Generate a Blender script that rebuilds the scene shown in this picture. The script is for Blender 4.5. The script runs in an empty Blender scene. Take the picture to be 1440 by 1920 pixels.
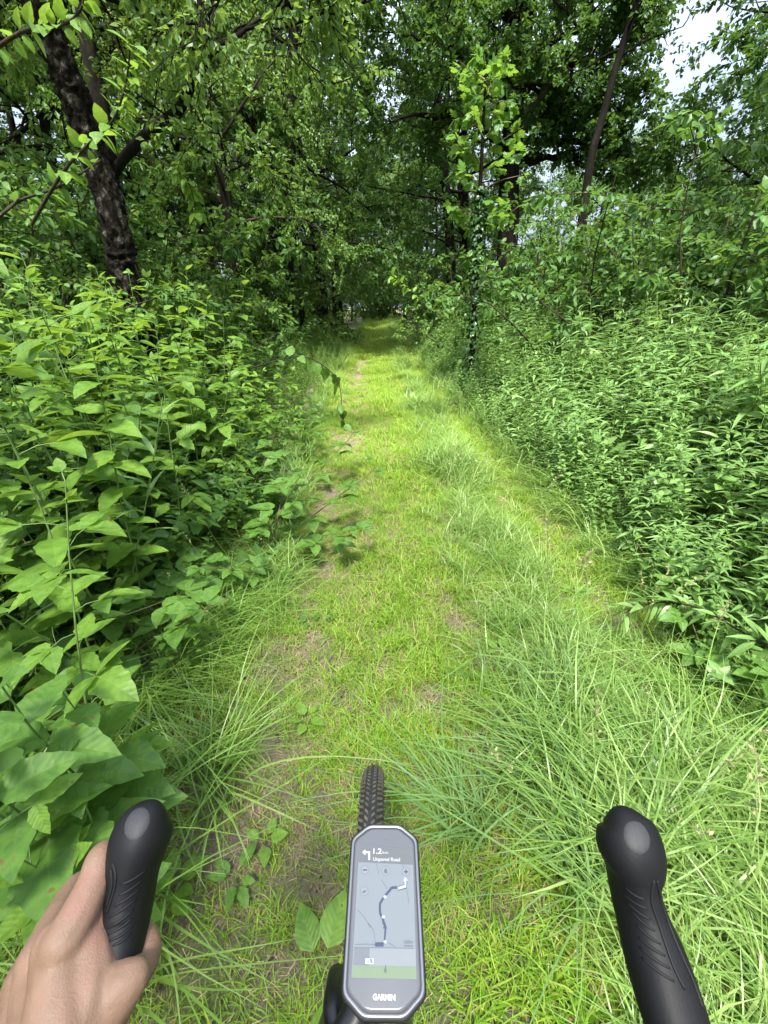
import bpy, bmesh, math, random
import numpy as np
from math import radians as R, sin, cos, pi
from mathutils import Vector, Matrix
from mathutils.bvhtree import BVHTree

rng = np.random.default_rng(7)
random.seed(7)
S = bpy.context.scene
C = S.collection

# ------------------------------------------------------------------ camera, sky, sun, exposure
PITCH = R(26.9); CH = 1.45; FPX = 760.0
cam_d = bpy.data.cameras.new('camera')
cam_d.sensor_fit = 'VERTICAL'; cam_d.sensor_height = 36.0; cam_d.lens = FPX / 1920 * 36
cam_d.clip_start = 0.02; cam_d.clip_end = 500
cam = bpy.data.objects.new('camera', cam_d); C.objects.link(cam)
cam.location = (0, 0, CH); cam.rotation_euler = (pi / 2 - PITCH, 0, 0)
S.camera = cam

SUN_EL, SUN_AZ = R(63), R(186)         # azimuth clockwise from +Y (ahead), i.e. high behind the rider
w = bpy.data.worlds.new('World'); S.world = w; w.use_nodes = True
nt = w.node_tree; nt.nodes.clear()
out = nt.nodes.new('ShaderNodeOutputWorld'); bg = nt.nodes.new('ShaderNodeBackground')
sky = nt.nodes.new('ShaderNodeTexSky'); sky.sky_type = 'NISHITA'; sky.sun_disc = False
sky.sun_elevation = SUN_EL; sky.sun_rotation = SUN_AZ; sky.dust_density = 3.0; sky.air_density = 1.0
mix = nt.nodes.new('ShaderNodeMix'); mix.data_type = 'RGBA'
tc = nt.nodes.new('ShaderNodeTexCoord')
mp = nt.nodes.new('ShaderNodeMapping'); mp.inputs['Scale'].default_value = (1, 1, 2.5)
noi = nt.nodes.new('ShaderNodeTexNoise'); noi.inputs['Scale'].default_value = 2.2; noi.inputs['Detail'].default_value = 6
rmp = nt.nodes.new('ShaderNodeMapRange'); rmp.inputs[1].default_value = .35; rmp.inputs[2].default_value = .7
rmp.inputs[3].default_value = .55; rmp.inputs[4].default_value = .95
nt.links.new(tc.outputs['Generated'], mp.inputs[0]); nt.links.new(mp.outputs[0], noi.inputs['Vector'])
nt.links.new(noi.outputs['Fac'], rmp.inputs[0]); nt.links.new(rmp.outputs[0], mix.inputs['Factor'])
nt.links.new(sky.outputs[0], mix.inputs[6]); mix.inputs[7].default_value = (5.2, 5.9, 7.2, 1)   # cloud cover
# an overcast sky is about three times brighter overhead than at the horizon
sep = nt.nodes.new('ShaderNodeSeparateXYZ'); nt.links.new(tc.outputs['Generated'], sep.inputs[0])
mg = nt.nodes.new('ShaderNodeMapRange'); mg.inputs[1].default_value = 0; mg.inputs[2].default_value = 1; mg.inputs[3].default_value = .20; mg.inputs[4].default_value = 1.25
nt.links.new(sep.outputs[2], mg.inputs[0])
sc_ = nt.nodes.new('ShaderNodeVectorMath'); sc_.operation = 'SCALE'; nt.links.new(mix.outputs[2], sc_.inputs[0]); nt.links.new(mg.outputs[0], sc_.inputs['Scale'])
nt.links.new(sc_.outputs[0], bg.inputs['Color']); bg.inputs['Strength'].default_value = 0.12
nt.links.new(bg.outputs[0], out.inputs[0])

sl = bpy.data.lights.new('sun', 'SUN'); sl.energy = 3.8; sl.angle = R(10); sl.color = (1, .96, .88)
so = bpy.data.objects.new('sun', sl); C.objects.link(so)
sd = Vector((sin(SUN_AZ) * cos(SUN_EL), cos(SUN_AZ) * cos(SUN_EL), sin(SUN_EL)))
so.rotation_euler = sd.to_track_quat('Z', 'Y').to_euler(); so.location = (5, 5, 20)

S.view_settings.view_transform = 'Standard'; S.view_settings.look = 'None'
S.view_settings.gamma = 1.0; S.view_settings.use_curve_mapping = False
S.view_settings.exposure = 1.98
S.render.engine = 'CYCLES'
S.cycles.use_denoising = True
S.cycles.max_bounces = 6; S.cycles.diffuse_bounces = 3; S.cycles.glossy_bounces = 2
S.cycles.transmission_bounces = 4; S.cycles.transparent_max_bounces = 4
S.cycles.sample_clamp_indirect = 6

# ------------------------------------------------------------------ measuring helpers
CAM = Vector((0, 0, CH)); FW = Vector((0, cos(PITCH), -sin(PITCH))); UP = Vector((0, sin(PITCH), cos(PITCH))); RT = Vector((1, 0, 0))
def ray(px, py): return FW + RT * ((px - 720) / FPX) + UP * (-(py - 960) / FPX)
def Q(px, py, d): return CAM + ray(px, py) * d            # point at depth d along the axis
def P(px, py, Y):                                          # point at ground distance Y
    r = ray(px, py); return CAM + r * (Y / r.y)
def G(px, py, z=0.0):                                      # point on the ground
    r = ray(px, py); return CAM + r * ((z - CH) / r.z)

# ------------------------------------------------------------------ materials
def new_mat(name):
    m = bpy.data.materials.new(name); m.use_nodes = True
    n = m.node_tree; b = n.nodes['Principled BSDF']
    return m, n, b
def ramp(n, cols, pos=None):
    r = n.nodes.new('ShaderNodeValToRGB'); e = r.color_ramp.elements
    pos = pos or [i / (len(cols) - 1) for i in range(len(cols))]
    while len(e) < len(cols): e.new(.5)
    for i, (c, p) in enumerate(zip(cols, pos)): e[i].position = p; e[i].color = (*c, 1)
    return r
def math_node(n, op, a, b=None):
    m = n.nodes.new('ShaderNodeMath'); m.operation = op
    for i, v in enumerate((a, b)):
        if v is None: continue
        if hasattr(v, 'links'): n.links.new(v, m.inputs[i])
        else: m.inputs[i].default_value = v
    return m.outputs[0]
def leaf_mat(name, cols, trans=(.30, .42, .04), tfac=.38, rough=.48, veins=False, spec=.25, patch=0.0):
    m, n, b = new_mat(name)
    geo = n.nodes.new('ShaderNodeNewGeometry'); oi = n.nodes.new('ShaderNodeObjectInfo')
    v = math_node(n, 'ADD', math_node(n, 'MULTIPLY', geo.outputs['Random Per Island'], .7),
                  math_node(n, 'MULTIPLY', oi.outputs['Random'], .3))
    r = ramp(n, cols); n.links.new(v, r.inputs[0])
    col = r.outputs[0]
    if veins:
        tc = n.nodes.new('ShaderNodeTexCoord'); sx = n.nodes.new('ShaderNodeSeparateXYZ')
        n.links.new(tc.outputs['Object'], sx.inputs[0])
        ax = math_node(n, 'ABSOLUTE', sx.outputs[0])
        t = math_node(n, 'SUBTRACT', sx.outputs[1], math_node(n, 'MULTIPLY', ax, .9))
        s = math_node(n, 'ABSOLUTE', math_node(n, 'SUBTRACT', math_node(n, 'FRACT', math_node(n, 'MULTIPLY', t, 8.0)), .5))
        vein = math_node(n, 'GREATER_THAN', s, .455)
        mid = math_node(n, 'LESS_THAN', ax, .012)
        vv = math_node(n, 'MULTIPLY', math_node(n, 'MAXIMUM', vein, mid), .13)
        mx = n.nodes.new('ShaderNodeMix'); mx.data_type = 'RGBA'
        n.links.new(vv, mx.inputs['Factor']); n.links.new(col, mx.inputs[6]); mx.inputs[7].default_value = (.22, .32, .08, 1)
        col = mx.outputs[2]
        vo = n.nodes.new('ShaderNodeVectorMath'); vo.operation = 'ADD'; n.links.new(tc.outputs['Object'], vo.inputs[0])
        cb = n.nodes.new('ShaderNodeCombineXYZ'); n.links.new(math_node(n, 'MULTIPLY', oi.outputs['Random'], 90.0), cb.inputs[0]); n.links.new(cb.outputs[0], vo.inputs[1])
        sn = n.nodes.new('ShaderNodeTexNoise'); sn.inputs['Scale'].default_value = 5.0; sn.inputs['Detail'].default_value = 5; n.links.new(vo.outputs[0], sn.inputs['Vector'])
        sr = n.nodes.new('ShaderNodeMapRange'); sr.inputs[1].default_value = .66; sr.inputs[2].default_value = .70; n.links.new(sn.outputs['Fac'], sr.inputs[0])
        m3 = n.nodes.new('ShaderNodeMix'); m3.data_type = 'RGBA'; n.links.new(sr.outputs[0], m3.inputs['Factor']); n.links.new(col, m3.inputs[6]); m3.inputs[7].default_value = (.13, .08, .03, 1)
        m4 = n.nodes.new('ShaderNodeMix'); m4.data_type = 'RGBA'; m4.blend_type = 'MULTIPLY'; m4.inputs['Factor'].default_value = 1; n.links.new(m3.outputs[2], m4.inputs[6])
        s2 = ramp(n, [(.72, .78, .72), (1.2, 1.15, 1.1)], [.35, .65]); n.links.new(sn.outputs['Fac'], s2.inputs[0]); n.links.new(s2.outputs[0], m4.inputs[7]); col = m4.outputs[2]
        bp = n.nodes.new('ShaderNodeBump'); bp.inputs['Strength'].default_value = .3; bp.inputs['Distance'].default_value = .004
        n.links.new(s, bp.inputs['Height']); n.links.new(bp.outputs[0], b.inputs['Normal'])
    n.links.new(col, b.inputs['Base Color'])
    b.inputs['Roughness'].default_value = rough; b.inputs['Specular IOR Level'].default_value = spec
    tr = n.nodes.new('ShaderNodeBsdfTranslucent')
    tm = n.nodes.new('ShaderNodeMix'); tm.data_type = 'RGBA'; tm.blend_type = 'MIX'; tm.inputs['Factor'].default_value = .5
    n.links.new(col, tm.inputs[6]); tm.inputs[7].default_value = (*trans, 1)
    n.links.new(tm.outputs[2], tr.inputs[0])
    ms = n.nodes.new('ShaderNodeMixShader'); ms.inputs[0].default_value = tfac
    n.links.new(b.outputs[0], ms.inputs[1]); n.links.new(tr.outputs[0], ms.inputs[2])
    n.links.new(ms.outputs[0], n.nodes['Material Output'].inputs[0])
    return m
def bark_mat(name, cols, scale=6, stretch=.25, bump=.02, pos=None):
    m, n, b = new_mat(name)
    tc = n.nodes.new('ShaderNodeTexCoord'); mp = n.nodes.new('ShaderNodeMapping')
    mp.inputs['Scale'].default_value = (1, 1, stretch); n.links.new(tc.outputs['Object'], mp.inputs[0])
    no = n.nodes.new('ShaderNodeTexNoise'); no.inputs['Scale'].default_value = scale; no.inputs['Detail'].default_value = 8; no.inputs['Roughness'].default_value = .7
    n.links.new(mp.outputs[0], no.inputs['Vector'])
    r = ramp(n, cols, pos); n.links.new(no.outputs['Fac'], r.inputs[0]); n.links.new(r.outputs[0], b.inputs['Base Color'])
    bp = n.nodes.new('ShaderNodeBump'); bp.inputs['Distance'].default_value = bump; bp.inputs['Strength'].default_value = 1
    n.links.new(no.outputs['Fac'], bp.inputs['Height']); n.links.new(bp.outputs[0], b.inputs['Normal'])
    b.inputs['Roughness'].default_value = .95; b.inputs['Specular IOR Level'].default_value = .08
    return m
def plain(name, col, rough=.5, metal=0.0, spec=.5, noise=0.0, nscale=300, bump=0.0):
    m, n, b = new_mat(name)
    b.inputs['Base Color'].default_value = (*col, 1); b.inputs['Roughness'].default_value = rough
    b.inputs['Metallic'].default_value = metal; b.inputs['Specular IOR Level'].default_value = spec
    if noise or bump:
        tc = n.nodes.new('ShaderNodeTexCoord'); no = n.nodes.new('ShaderNodeTexNoise')
        no.inputs['Scale'].default_value = nscale; no.inputs['Detail'].default_value = 4
        n.links.new(tc.outputs['Object'], no.inputs['Vector'])
        r = ramp(n, [tuple(c * (1 - noise) for c in col), tuple(c * (1 + noise) for c in col)], [.3, .7])
        n.links.new(no.outputs['Fac'], r.inputs[0]); n.links.new(r.outputs[0], b.inputs['Base Color'])
        if bump:
            bp = n.nodes.new('ShaderNodeBump'); bp.inputs['Distance'].default_value = bump; bp.inputs['Strength'].default_value = .5
            n.links.new(no.outputs['Fac'], bp.inputs['Height']); n.links.new(bp.outputs[0], b.inputs['Normal'])
    return m

M = {}
M['grass'] = leaf_mat('short_grass', [(.10, .215, .014), (.16, .32, .022), (.23, .39, .033), (.33, .41, .06), (.46, .42, .15)], (.42, .58, .07), .40, .5, spec=.35)
M['grass_long'] = leaf_mat('long_grass', [(.08, .17, .022), (.13, .25, .04), (.19, .31, .06), (.30, .38, .12)], (.36, .52, .07), .36, .40, spec=.5)
M['grass_blue'] = leaf_mat('bluish_grass', [(.09, .18, .045), (.14, .25, .07), (.20, .31, .11)], (.30, .46, .10), .32, .42, spec=.35)
M['grass_pale'] = leaf_mat('pale_grass', [(.16, .27, .06), (.23, .35, .09), (.33, .42, .14)], (.40, .54, .11), .34, .38, spec=.5)
M['straw'] = leaf_mat('dry_straw', [(.22, .16, .08), (.36, .28, .15), (.45, .38, .22)], (.4, .3, .12), .15, .7)
M['deadleaf'] = leaf_mat('fallen_leaves', [(.10, .055, .03), (.20, .11, .06), (.30, .17, .10)], (.3, .12, .05), .15, .7)
M['sapling'] = leaf_mat('fresh_broad_leaf', [(.085, .17, .03), (.11, .22, .035), (.16, .29, .045), (.20, .32, .05)], (.40, .56, .05), .42, .40, veins=True)
M['bramble'] = leaf_mat('bramble_leaf', [(.055, .13, .025), (.09, .19, .035), (.14, .26, .05)], (.28, .46, .05), .34, .45, veins=True)
M['herb'] = leaf_mat('willow_herb_leaf', [(.10, .20, .05), (.16, .29, .075), (.25, .38, .125)], (.38, .56, .12), .36, .40, spec=.45)
M['hazel'] = leaf_mat('shrub_leaf', [(.045, .11, .024), (.07, .15, .033), (.11, .21, .05)], (.26, .42, .05), .34, .42)
M['shrub_light'] = leaf_mat('light_shrub_leaf', [(.06, .13, .03), (.09, .18, .035), (.14, .24, .06)], (.32, .46, .05), .38, .42)
M['oak'] = leaf_mat('oak_leaf', [(.028, .075, .018), (.045, .105, .024), (.07, .15, .03)], (.20, .34, .035), .36, .42)
M['birch'] = leaf_mat('birch_leaf', [(.06, .125, .025), (.095, .175, .035), (.15, .24, .055)], (.34, .47, .06), .40, .42)
M['maple'] = leaf_mat('maple_leaf', [(.06, .15, .025), (.09, .20, .03), (.14, .27, .045)], (.34, .52, .05), .42, .42)
M['ivy'] = leaf_mat('ivy_leaf', [(.015, .045, .012), (.03, .075, .02), (.05, .11, .03)], (.10, .2, .03), .2, .3)
M['yellow'] = leaf_mat('yellowed_leaf', [(.55, .45, .06), (.65, .5, .10)], (.7, .55, .1), .35, .5)
M['seed'] = leaf_mat('grass_seed_head', [(.30, .30, .14), (.42, .40, .22)], (.4, .38, .15), .3, .6)
M['stem_green'] = plain('green_stem', (.10, .17, .04), .5, noise=.3, nscale=40)
M['stem_red'] = plain('reddish_stem', (.13, .09, .045), .6, noise=.3, nscale=40)
M['bark'] = bark_mat('dark_bark', [(.005, .0045, .0035), (.014, .012, .009), (.035, .03, .023)], 9, .4, .03, [.3, .55, .8])
M['bark_light'] = bark_mat('grey_bark', [(.05, .045, .035), (.16, .14, .11), (.25, .23, .19)], 7, .25, .02, [.3, .55, .8])
M['bark_rough'] = bark_mat('rough_fissured_bark', [(.005, .004, .0035), (.017, .014, .011), (.045, .04, .033), (.17, .16, .14)], 14, .65, .07, [.36, .50, .57, .66])
M['twig'] = plain('twig_bark', (.03, .023, .016), .85, spec=.15, noise=.4, nscale=60)

def set_ground_mat(name, green):
    m, n, b = new_mat(name)
    tc = n.nodes.new('ShaderNodeTexCoord')
    a = n.nodes.new('ShaderNodeTexNoise'); a.inputs['Scale'].default_value = 2.2; a.inputs['Detail'].default_value = 5
    c = n.nodes.new('ShaderNodeTexNoise'); c.inputs['Scale'].default_value = 110; c.inputs['Detail'].default_value = 8; c.inputs['Roughness'].default_value = .75
    n.links.new(tc.outputs['Object'], a.inputs['Vector']); n.links.new(tc.outputs['Object'], c.inputs['Vector'])
    r1 = ramp(n, [(.07, .05, .035), (.24, .18, .125), (.44, .35, .26)], [.3, .5, .72]); n.links.new(c.outputs['Fac'], r1.inputs[0])
    r2 = ramp(n, [(.04, .07, .015), (.13, .20, .035), (.22, .27, .06)], [.3, .5, .72]); n.links.new(c.outputs['Fac'], r2.inputs[0])
    mx = n.nodes.new('ShaderNodeMix'); mx.data_type = 'RGBA'
    mr = n.nodes.new('ShaderNodeMapRange'); mr.inputs[1].default_value = .62 - green; mr.inputs[2].default_value = .80 - green
    n.links.new(a.outputs['Fac'], mr.inputs[0]); n.links.new(mr.outputs[0], mx.inputs['Factor'])
    n.links.new(r1.outputs[0], mx.inputs[6]); n.links.new(r2.outputs[0], mx.inputs[7]); n.links.new(mx.outputs[2], b.inputs['Base Color'])
    bp = n.nodes.new('ShaderNodeBump'); bp.inputs['Distance'].default_value = .03; bp.inputs['Strength'].default_value = 1
    n.links.new(c.outputs['Fac'], bp.inputs['Height']); n.links.new(bp.outputs[0], b.inputs['Normal']); b.inputs['Roughness'].default_value = .95
    return m
M['soil'] = set_ground_mat('soil_and_moss', .2); M['track_soil'] = set_ground_mat('trodden_soil', .16)

# ------------------------------------------------------------------ object helpers
def mesh_np(name, V, F, mat=None, smooth=False, mats=None, midx=None):
    """V (n,3) array; F a list of int arrays (m,3) / (m,4)"""
    me = bpy.data.meshes.new(name)
    V = np.asarray(V, dtype=np.float32).reshape(-1, 3)
    Fs = [np.asarray(f, dtype=np.int32) for f in (F if isinstance(F, list) else [F]) if len(f)]
    me.vertices.add(len(V)); me.vertices.foreach_set('co', V.ravel())
    li = np.concatenate([f.ravel() for f in Fs]); cnt = np.concatenate([np.full(len(f), f.shape[1], np.int32) for f in Fs])
    me.loops.add(len(li)); me.loops.foreach_set('vertex_index', li)
    me.polygons.add(len(cnt)); me.polygons.foreach_set('loop_start', np.concatenate([[0], np.cumsum(cnt)[:-1]]).astype(np.int32))
    me.polygons.foreach_set('loop_total', cnt)
    if mats:
        for m_ in mats: me.materials.append(m_)
        me.polygons.foreach_set('material_index', np.asarray(midx, np.int32))
    elif mat: me.materials.append(mat)
    me.polygons.foreach_set('use_smooth', np.full(len(cnt), bool(smooth)))
    me.update(calc_edges=True)
    return me
class MB:
    def __init__(s): s.v = []; s.f3 = []; s.f4 = []; s.n = 0
    def add(s, V, F3=None, F4=None):
        V = np.asarray(V, float).reshape(-1, 3)
        if F3 is not None and len(F3): s.f3.append(np.asarray(F3, int) + s.n)
        if F4 is not None and len(F4): s.f4.append(np.asarray(F4, int) + s.n)
        s.v.append(V); s.n += len(V)
    def tube(s, pts, rad, sides=6, caps=True, squash=1.0):
        pts = np.asarray([tuple(p) for p in pts], float); n = len(pts)
        rad = np.broadcast_to(np.asarray(rad, float), (n,))
        T = np.gradient(pts, axis=0); T /= np.linalg.norm(T, axis=1)[:, None] + 1e-9
        ref = np.array([0, 0, 1.]) if abs(T[:, 2]).mean() < .8 else np.array([0, 1., 0])
        A = np.cross(T, ref); A /= np.linalg.norm(A, axis=1)[:, None] + 1e-9; B = np.cross(T, A)
        th = np.arange(sides) * 2 * pi / sides
        V = pts[:, None] + rad[:, None, None] * (A[:, None] * np.cos(th)[None, :, None] + squash * B[:, None] * np.sin(th)[None, :, None])
        i = np.arange(n - 1)[:, None] * sides; j = np.arange(sides)[None]; k = (j + 1) % sides
        F4 = np.stack([i + j, i + k, i + sides + k, i + sides + j], -1).reshape(-1, 4)
        F3 = []
        V = V.reshape(-1, 3)
        if caps:
            V = np.vstack([V, pts[0], pts[-1]]); c0, c1 = n * sides, n * sides + 1
            F3 = [(c0, (q + 1) % sides, q) for q in range(sides)] + [(c1, (n - 1) * sides + q, (n - 1) * sides + (q + 1) % sides) for q in range(sides)]
        s.add(V, F3, F4)
    def mesh(s, name, mat, smooth=False):
        V = np.vstack(s.v); F = []
        if s.f3: F.append(np.vstack(s.f3))
        if s.f4: F.append(np.vstack(s.f4))
        return mesh_np(name, V, F, mat, smooth)
def link(name, me, parent=None, loc=None, rot=None, scale=None):
    o = bpy.data.objects.new(name, me); C.objects.link(o)
    if parent: o.parent = parent
    if loc is not None: o.location = loc
    if rot is not None: o.rotation_euler = rot
    if scale is not None: o.scale = (scale,) * 3 if np.isscalar(scale) else scale
    return o
def tag(o, label=None, cat=None, group=None, kind=None):
    if label: o['label'] = label
    if cat: o['category'] = cat
    if group: o['group'] = group
    if kind: o['kind'] = kind
    return o
def thing(name, label, cat, loc=(0, 0, 0), rz=0, scale=1, group=None):
    o = link(name, None, None, loc, (0, 0, rz), scale); o.empty_display_size = .1
    return tag(o, label, cat, group)
def dup(root, loc, rz=0, scale=1, label=None, group=None, kids=True):
    r = root.copy(); C.objects.link(r); r.location = loc; r.rotation_euler = (root.rotation_euler[0], root.rotation_euler[1], rz)
    r.scale = (scale,) * 3 if np.isscalar(scale) else scale
    if label: r['label'] = label
    if group: r['group'] = group
    if kids:
        for ch in KIDS.get(root.name, list(root.children)):
            c = ch.copy(); C.objects.link(c); c.parent = r
            for g in KIDS.get(ch.name, []):
                d = g.copy(); C.objects.link(d); d.parent = c
    return r
KIDS = {}
def remember(root): KIDS[root.name] = [c for c in bpy.data.objects if c.parent == root]

# ------------------------------------------------------------------ leaf shapes (length 1 along +Y, top +Z)
def shp_rhomb(w=.62):
    return np.array([(0, 0, 0), (-w / 2, .45, .10), (w / 2, .45, .10), (0, 1, -.06)]), np.array([(0, 3, 1), (0, 2, 3)])
def outline_leaf(ys, ws, droop=.25, fold=.12, serr=0.0):
    """leaf with a midrib and two margins"""
    V = []; n = len(ys)
    for y, w_ in zip(ys, ws):
        z = -droop * y * y
        V += [(0, y, z)]
    for sgn in (-1, 1):
        for i, (y, w_) in enumerate(zip(ys, ws)):
            k = w_ * (1 + (serr if i % 2 else -serr)); V.append((sgn * k, y - (serr * .15 if i % 2 else 0), -droop * y * y + fold * w_))
    V = np.array(V); F = []
    for i in range(n - 1):
        a, b = i, i + 1; l0, l1 = n + i, n + i + 1; r0, r1 = 2 * n + i, 2 * n + i + 1
        F += [(a, b, l1), (a, l1, l0), (a, r1, b), (a, r0, r1)]
    F = [f for f in F if np.linalg.norm(np.cross(V[f[1]] - V[f[0]], V[f[2]] - V[f[0]])) > 1e-7]
    # merge the zero-width ends
    return V, np.array(F)
def shp_ovate(w=.32, droop=.25, fold=.25, serr=.0, n=5, tip=1.0):
    ys = np.linspace(0, 1, n + 1); ws = w * np.sin(pi * ys ** .78) ** (.8) * (1 - .25 * ys * tip)
    ws[0] = 0.004; ws[-1] = .002
    return outline_leaf(ys, ws, droop, fold, serr)
def shp_lance(w=.09, droop=.45, n=5):
    ys = np.linspace(0, 1, n + 1); ws = w * np.sin(pi * ys ** .65) ** .9; ws[0] = .01; ws[-1] = .002
    return outline_leaf(ys, ws, droop, .3)
def shp_lobed():
    pts = [(0, 0), (-.16, -.06), (-.34, .02), (-.30, .16), (-.58, .30), (-.42, .42), (-.50, .62), (-.26, .58), (-.20, .80), (0, 1.0),
           (.20, .80), (.26, .58), (.50, .62), (.42, .42), (.58, .30), (.30, .16), (.34, .02), (.16, -.06)]
    V = [(0, .32, 0)] + [(x, y, -.20 * (x * x + (y - .3) ** 2) + .03 * (i % 2)) for i, (x, y) in enumerate(pts)]
    F = [(0, i, i + 1) for i in range(1, len(pts))] + [(0, len(pts), 1)]
    return np.array(V), np.array([(a, c, b) for a, b, c in F])
def shp_round(w=.45):
    return shp_ovate(w, .1, .1, 0, 5, 0)

def frames(D, N):
    D = D / (np.linalg.norm(D, axis=1)[:, None] + 1e-9)
    N = N - D * (D * N).sum(1)[:, None]; N /= np.linalg.norm(N, axis=1)[:, None] + 1e-9
    X = np.cross(D, N); return np.stack([X, D, N], 2)      # columns
def scatter_np(shape, Pn, D, N, size, wid=1.0):
    V, F = shape; n = len(Pn); Rm = frames(D, N)
    Vs = np.broadcast_to(V, (n,) + V.shape) * np.asarray(size)[:, None, None]
    Vs = Vs * np.array([1, 1, 1.])
    W = np.einsum('nij,nvj->nvi', Rm, Vs) + Pn[:, None]
    Fo = F[None] + (np.arange(n) * len(V))[:, None, None]
    return W.reshape(-1, 3), Fo.reshape(-1, 3)

def scatter_stuff(name, protos, pos, rot, scl, idx):
    """one object: proto meshes instanced on points by geometry nodes"""
    me = bpy.data.meshes.new(name); n = len(pos)
    me.vertices.add(n); me.vertices.foreach_set('co', np.asarray(pos, np.float32).ravel())
    a = me.attributes.new('rot', 'FLOAT_VECTOR', 'POINT'); a.data.foreach_set('vector', np.asarray(rot, np.float32).ravel())
    a = me.attributes.new('scl', 'FLOAT', 'POINT'); a.data.foreach_set('value', np.asarray(scl, np.float32).ravel())
    a = me.attributes.new('idx', 'INT', 'POINT'); a.data.foreach_set('value', np.asarray(idx, np.int32).ravel())
    o = link(name, me)
    g = bpy.data.node_groups.new(name + '_nodes', 'GeometryNodeTree')
    g.interface.new_socket('Geometry', in_out='INPUT', socket_type='NodeSocketGeometry')
    g.interface.new_socket('Geometry', in_out='OUTPUT', socket_type='NodeSocketGeometry')
    gi = g.nodes.new('NodeGroupInput'); go = g.nodes.new('NodeGroupOutput')
    iop = g.nodes.new('GeometryNodeInstanceOnPoints'); jn = g.nodes.new('GeometryNodeJoinGeometry')
    iop.inputs['Pick Instance'].default_value = True
    for p in protos:
        po = bpy.data.objects.new(name + '_source', p)
        oi = g.nodes.new('GeometryNodeObjectInfo'); oi.inputs['Object'].default_value = po
        ti = g.nodes.new('GeometryNodeGeometryToInstance')
        g.links.new(oi.outputs['Geometry'], ti.inputs[0]); g.links.new(ti.outputs[0], jn.inputs[0])
    def attr(nm, ty):
        k = g.nodes.new('GeometryNodeInputNamedAttribute'); k.data_type = ty; k.inputs['Name'].default_value = nm
        return [s for s in k.outputs if s.enabled and s.name == 'Attribute'][0]
    g.links.new(gi.outputs[0], iop.inputs['Points']); g.links.new(jn.outputs[0], iop.inputs['Instance'])
    g.links.new(attr('idx', 'INT'), iop.inputs['Instance Index']); g.links.new(attr('scl', 'FLOAT'), iop.inputs['Scale'])
    e2r = g.nodes.new('FunctionNodeEulerToRotation'); g.links.new(attr('rot', 'FLOAT_VECTOR'), e2r.inputs[0])
    g.links.new(e2r.outputs[0], iop.inputs['Rotation'])
    g.links.new(iop.outputs[0], go.inputs[0])
    md = o.modifiers.new('scatter', 'NODES'); md.node_group = g
    o['kind'] = 'stuff'
    return o

# ------------------------------------------------------------------ value noise on the plane
def vnoise(x, y, s, seed=0):
    r = np.random.default_rng(seed); T = r.random((64, 64))
    x = np.asarray(x) / s + 1000; y = np.asarray(y) / s + 1000
    xi = np.floor(x).astype(int); yi = np.floor(y).astype(int); fx = x - xi; fy = y - yi
    fx = fx * fx * (3 - 2 * fx); fy = fy * fy * (3 - 2 * fy)
    g = lambda a, b: T[a % 64, b % 64]
    return (g(xi, yi) * (1 - fx) + g(xi + 1, yi) * fx) * (1 - fy) + (g(xi, yi + 1) * (1 - fx) + g(xi + 1, yi + 1) * fx) * fy

def cx(Y): return -.22 * np.clip((np.asarray(Y, float) - 2) / 8, 0, 1)             # the track drifts a little left
def left_edge(Y):  return np.interp(Y, [-5, 0, .8, 1.7, 2.8, 4.3, 7, 10, 20, 45], [-.75, -.78, -.68, -.60, -.76, -.90, -.92, -.90, -.98, -1.15])
def right_edge(Y): return np.interp(Y, [-5, 0, 1.2, 2.5, 4.3, 7, 10, 20, 45], [1.36, 1.36, 1.38, 1.40, 1.33, 1.25, 1.20, 1.2, 1.3])
def gh(x, y):
    x = np.asarray(x, float); y = np.asarray(y, float); u = x - cx(y)
    z = .035 * (vnoise(x, y, .8, 3) - .5) + .05 * (vnoise(x, y, 3.1, 4) - .5)
    z = z - .035 * np.exp(-((u + .40) / .18) ** 2) - .03 * np.exp(-((u - 1.12) / .2) ** 2) + .04 * np.exp(-((u - .62) / .3) ** 2)
    z = z + .10 * np.clip((np.abs(u - .1) - 1.5) / 2, 0, 1)
    return z + .015 * np.clip(y - 6, 0, 60)
# ------------------------------------------------------------------ ground
def build_ground():
    xs = np.concatenate([-np.geomspace(3, 150, 24)[::-1], np.linspace(-2.9, 2.9, 100), np.geomspace(3, 150, 24)])
    ys = np.concatenate([-np.geomspace(1.05, 60, 14)[::-1], np.linspace(-1, 6, 110), np.geomspace(6.1, 220, 60)])
    X, Y = np.meshgrid(xs, ys); Z = gh(X, Y)
    V = np.stack([X, Y, Z], -1).reshape(-1, 3); nx = len(xs)
    i = (np.arange(len(ys) - 1)[:, None] * nx + np.arange(nx - 1)[None]).ravel()
    F = np.stack([i, i + 1, i + 1 + nx, i + nx], 1)
    tag(link('ground', mesh_np('ground', V, F, M['soil'], True)), kind='structure')
build_ground()

def build_path():
    ys = np.concatenate([np.linspace(-1, 6, 120), np.linspace(6.2, 46, 90)]); nx = 46; V = []
    for y in ys:
        e = .06 * (vnoise(0, y, .3, 8) - .5); x = cx(y) + np.linspace(left_edge(y) + e, right_edge(y) + e, nx); lift = .004 + .012 * (vnoise(x, np.full(nx, y), .05, 9) * vnoise(x, np.full(nx, y), .11, 10))
        V.append(np.stack([x, np.full(nx, y), gh(x, y) + lift], 1))
    V = np.vstack(V); i = (np.arange(len(ys) - 1)[:, None] * nx + np.arange(nx - 1)[None]).ravel()
    tag(link('path', mesh_np('path', V, np.stack([i, i + 1, i + 1 + nx, i + nx], 1), M['track_soil'], True)), kind='structure')
build_path()

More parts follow.
